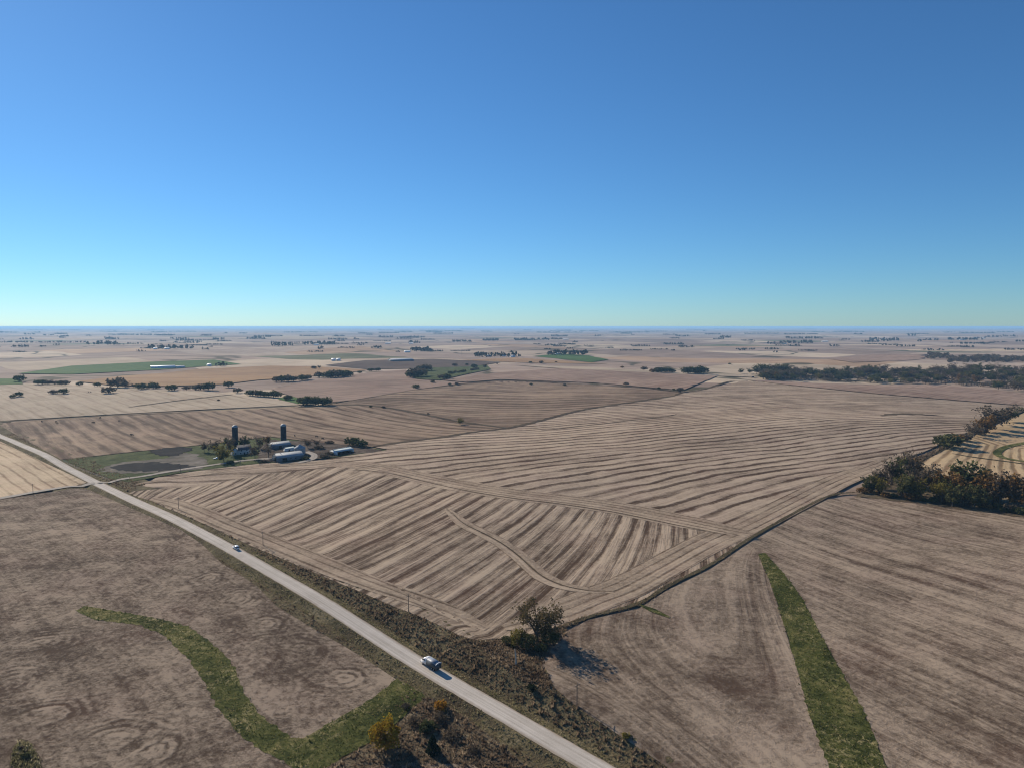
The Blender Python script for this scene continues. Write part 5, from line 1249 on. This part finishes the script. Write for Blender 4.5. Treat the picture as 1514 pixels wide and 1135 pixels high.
for x, y, H, lab in [(853, 1043, 7.6, 'wooden utility pole at the brown field edge below the oak'), (604, 904, 7.4, 'wooden utility pole on the field edge uphill of the grain truck'), (389, 806, 7.6, 'wooden utility pole uphill of the white car'), (264, 752, 7.8, 'wooden utility pole above the lane junction'), (139, 697, 8, 'wooden utility pole at the pasture corner beyond the junction'), (267, 699, 7.5, 'wooden utility pole beside the farm lane'), (49, 731, 8, 'wooden utility pole on the side road')]:
    pole(x, y, H, lab, ROAD_RZ + 1.57)
q = drop(682, 525); root = empty('radio_mast', q)
for k in range(3):
    a_ = k * 2.094; MB().tube((0.5 * math.cos(a_), 0.5 * math.sin(a_), -1), (0.3 * math.cos(a_), 0.3 * math.sin(a_), 30), 0.12, 0.1, 4).build('leg', MT['galv'], root)
for i in range(14):
    mb = MB()
    for k in range(3):
        a_, b_ = k * 2.094, (k + 1) * 2.094; mb.tube((0.45 * math.cos(a_), 0.45 * math.sin(a_), i * 2.1), (0.43 * math.cos(b_), 0.43 * math.sin(b_), i * 2.1 + 2.0), 0.06, 0.06, 3)
    mb.build('brace', MT['galv'], root)
tag(root, 'slender lattice radio mast on the far plain', 'mast')
# pasture fence along the road: posts and two wires
fa, fb = drop(93, 681), drop(160, 709)
root = empty('pasture_fence', fa)
npst = 26
for i in range(npst):
    c = fa + (fb - fa) * i / (npst - 1); c[2] = float(h(c[0:1], c[1:2])[0])
    v = c - fa; MB().tube(v + np.array([0, 0, -0.3]), v + np.array([0, 0, 1.35]), 0.09, 0.08, 6).build('post', DEADWOOD, root)
for zz in (0.6, 1.15):
    mb = MB()
    for i in range(npst - 1):
        c0 = fa + (fb - fa) * i / (npst - 1); c1 = fa + (fb - fa) * (i + 1) / (npst - 1)
        c0[2] = float(h(c0[0:1], c0[1:2])[0]) + zz; c1[2] = float(h(c1[0:1], c1[1:2])[0]) + zz; mb.tube(c0 - fa, c1 - fa, 0.02, 0.02, 3)
    mb.build('wire', MT['galv'], root)
tag(root, 'wire fence with pale posts between the pasture and the road', 'fence')
# cattle: one continuous skinned body, copied
def cow_mesh():
    me = bpy.data.meshes.new('cow_body')
    V = [(-0.8, 0, 1.12), (-0.3, 0, 1.08), (0.3, 0, 1.08), (0.72, 0, 1.15), (1.05, 0, 0.95), (1.28, 0, 0.62), (1.45, 0, 0.42),
         (-0.75, 0.2, 0.75), (-0.8, 0.2, 0.4), (-0.78, 0.2, 0.02), (-0.75, -0.2, 0.75), (-0.8, -0.2, 0.4), (-0.74, -0.2, 0.02),
         (0.6, 0.2, 0.75), (0.62, 0.2, 0.4), (0.6, 0.2, 0.02), (0.6, -0.2, 0.75), (0.6, -0.2, 0.4), (0.64, -0.2, 0.02), (-1.05, 0, 0.95), (-1.08, 0, 0.5)]
    E = [(0, 1), (1, 2), (2, 3), (3, 4), (4, 5), (5, 6), (0, 7), (7, 8), (8, 9), (0, 10), (10, 11), (11, 12), (3, 13), (13, 14), (14, 15), (3, 16), (16, 17), (17, 18), (0, 19), (19, 20)]
    Rr = [.34, .40, .40, .34, .22, .17, .11, .19, .10, .07, .19, .10, .07, .16, .10, .07, .16, .10, .07, .06, .04]
    me.from_pydata(V, E, []); me.update()
    o = bpy.data.objects.new('cow_tmp', me); COL.objects.link(o)
    o.modifiers.new('s', 'SKIN')
    for i, r in enumerate(Rr): me.skin_vertices[0].data[i].radius = (r, r)
    me.skin_vertices[0].data[1].use_root = True
    o.modifiers.new('d', 'SUBSURF').levels = 1
    dg = bpy.context.evaluated_depsgraph_get()
    out = bpy.data.meshes.new_from_object(o.evaluated_get(dg))
    bpy.data.objects.remove(o)
    out.materials.clear(); out.materials.append(MT['hide'])
    return out
cow = cow_mesh()
for x, y in [(62, 623.5), (83, 624), (85, 626), (137, 625), (139.5, 625), (148, 618), (176, 623), (194, 643), (196, 643.6), (436, 645), (468, 646), (477, 649), (131, 580), (134, 580), (151, 580)]:
    o = obj('cow', cow); o.location = drop(x, y); o.rotation_euler[2] = random.uniform(0, 6.28); o.scale = (1.25,) * 3
    far_ = y < 600
    tag(o, 'black cow grazing in the pale field beyond the fence line' if far_ else ('black cow grazing on the brown field behind the grain bin' if x > 400 else 'black cow grazing on the brown rows behind the pasture'), 'cow', 'cattle grazing on the stubble')

# ================================================================== HAZE
g = G('haze_air')
pv = g.n('ShaderNodeVolumePrincipled')
pv.inputs['Color'].default_value = (0.36, 0.66, 1.0, 1)
pv.inputs['Density'].default_value = 4.6e-5
pv.inputs['Anisotropy'].default_value = 0.15
g.nt.nodes.remove(g.b); g.L(pv.outputs[0], g.out.inputs['Volume'])
zlo = float(_Z.min()) - 3.0
hz_ = MB().box(-95000, 95000, -95000, 95000, zlo, CAM_H + 6.0).build('haze', g.mat)
tag(hz_, 'pale blue air haze over the plain', 'haze', None, 'stuff')
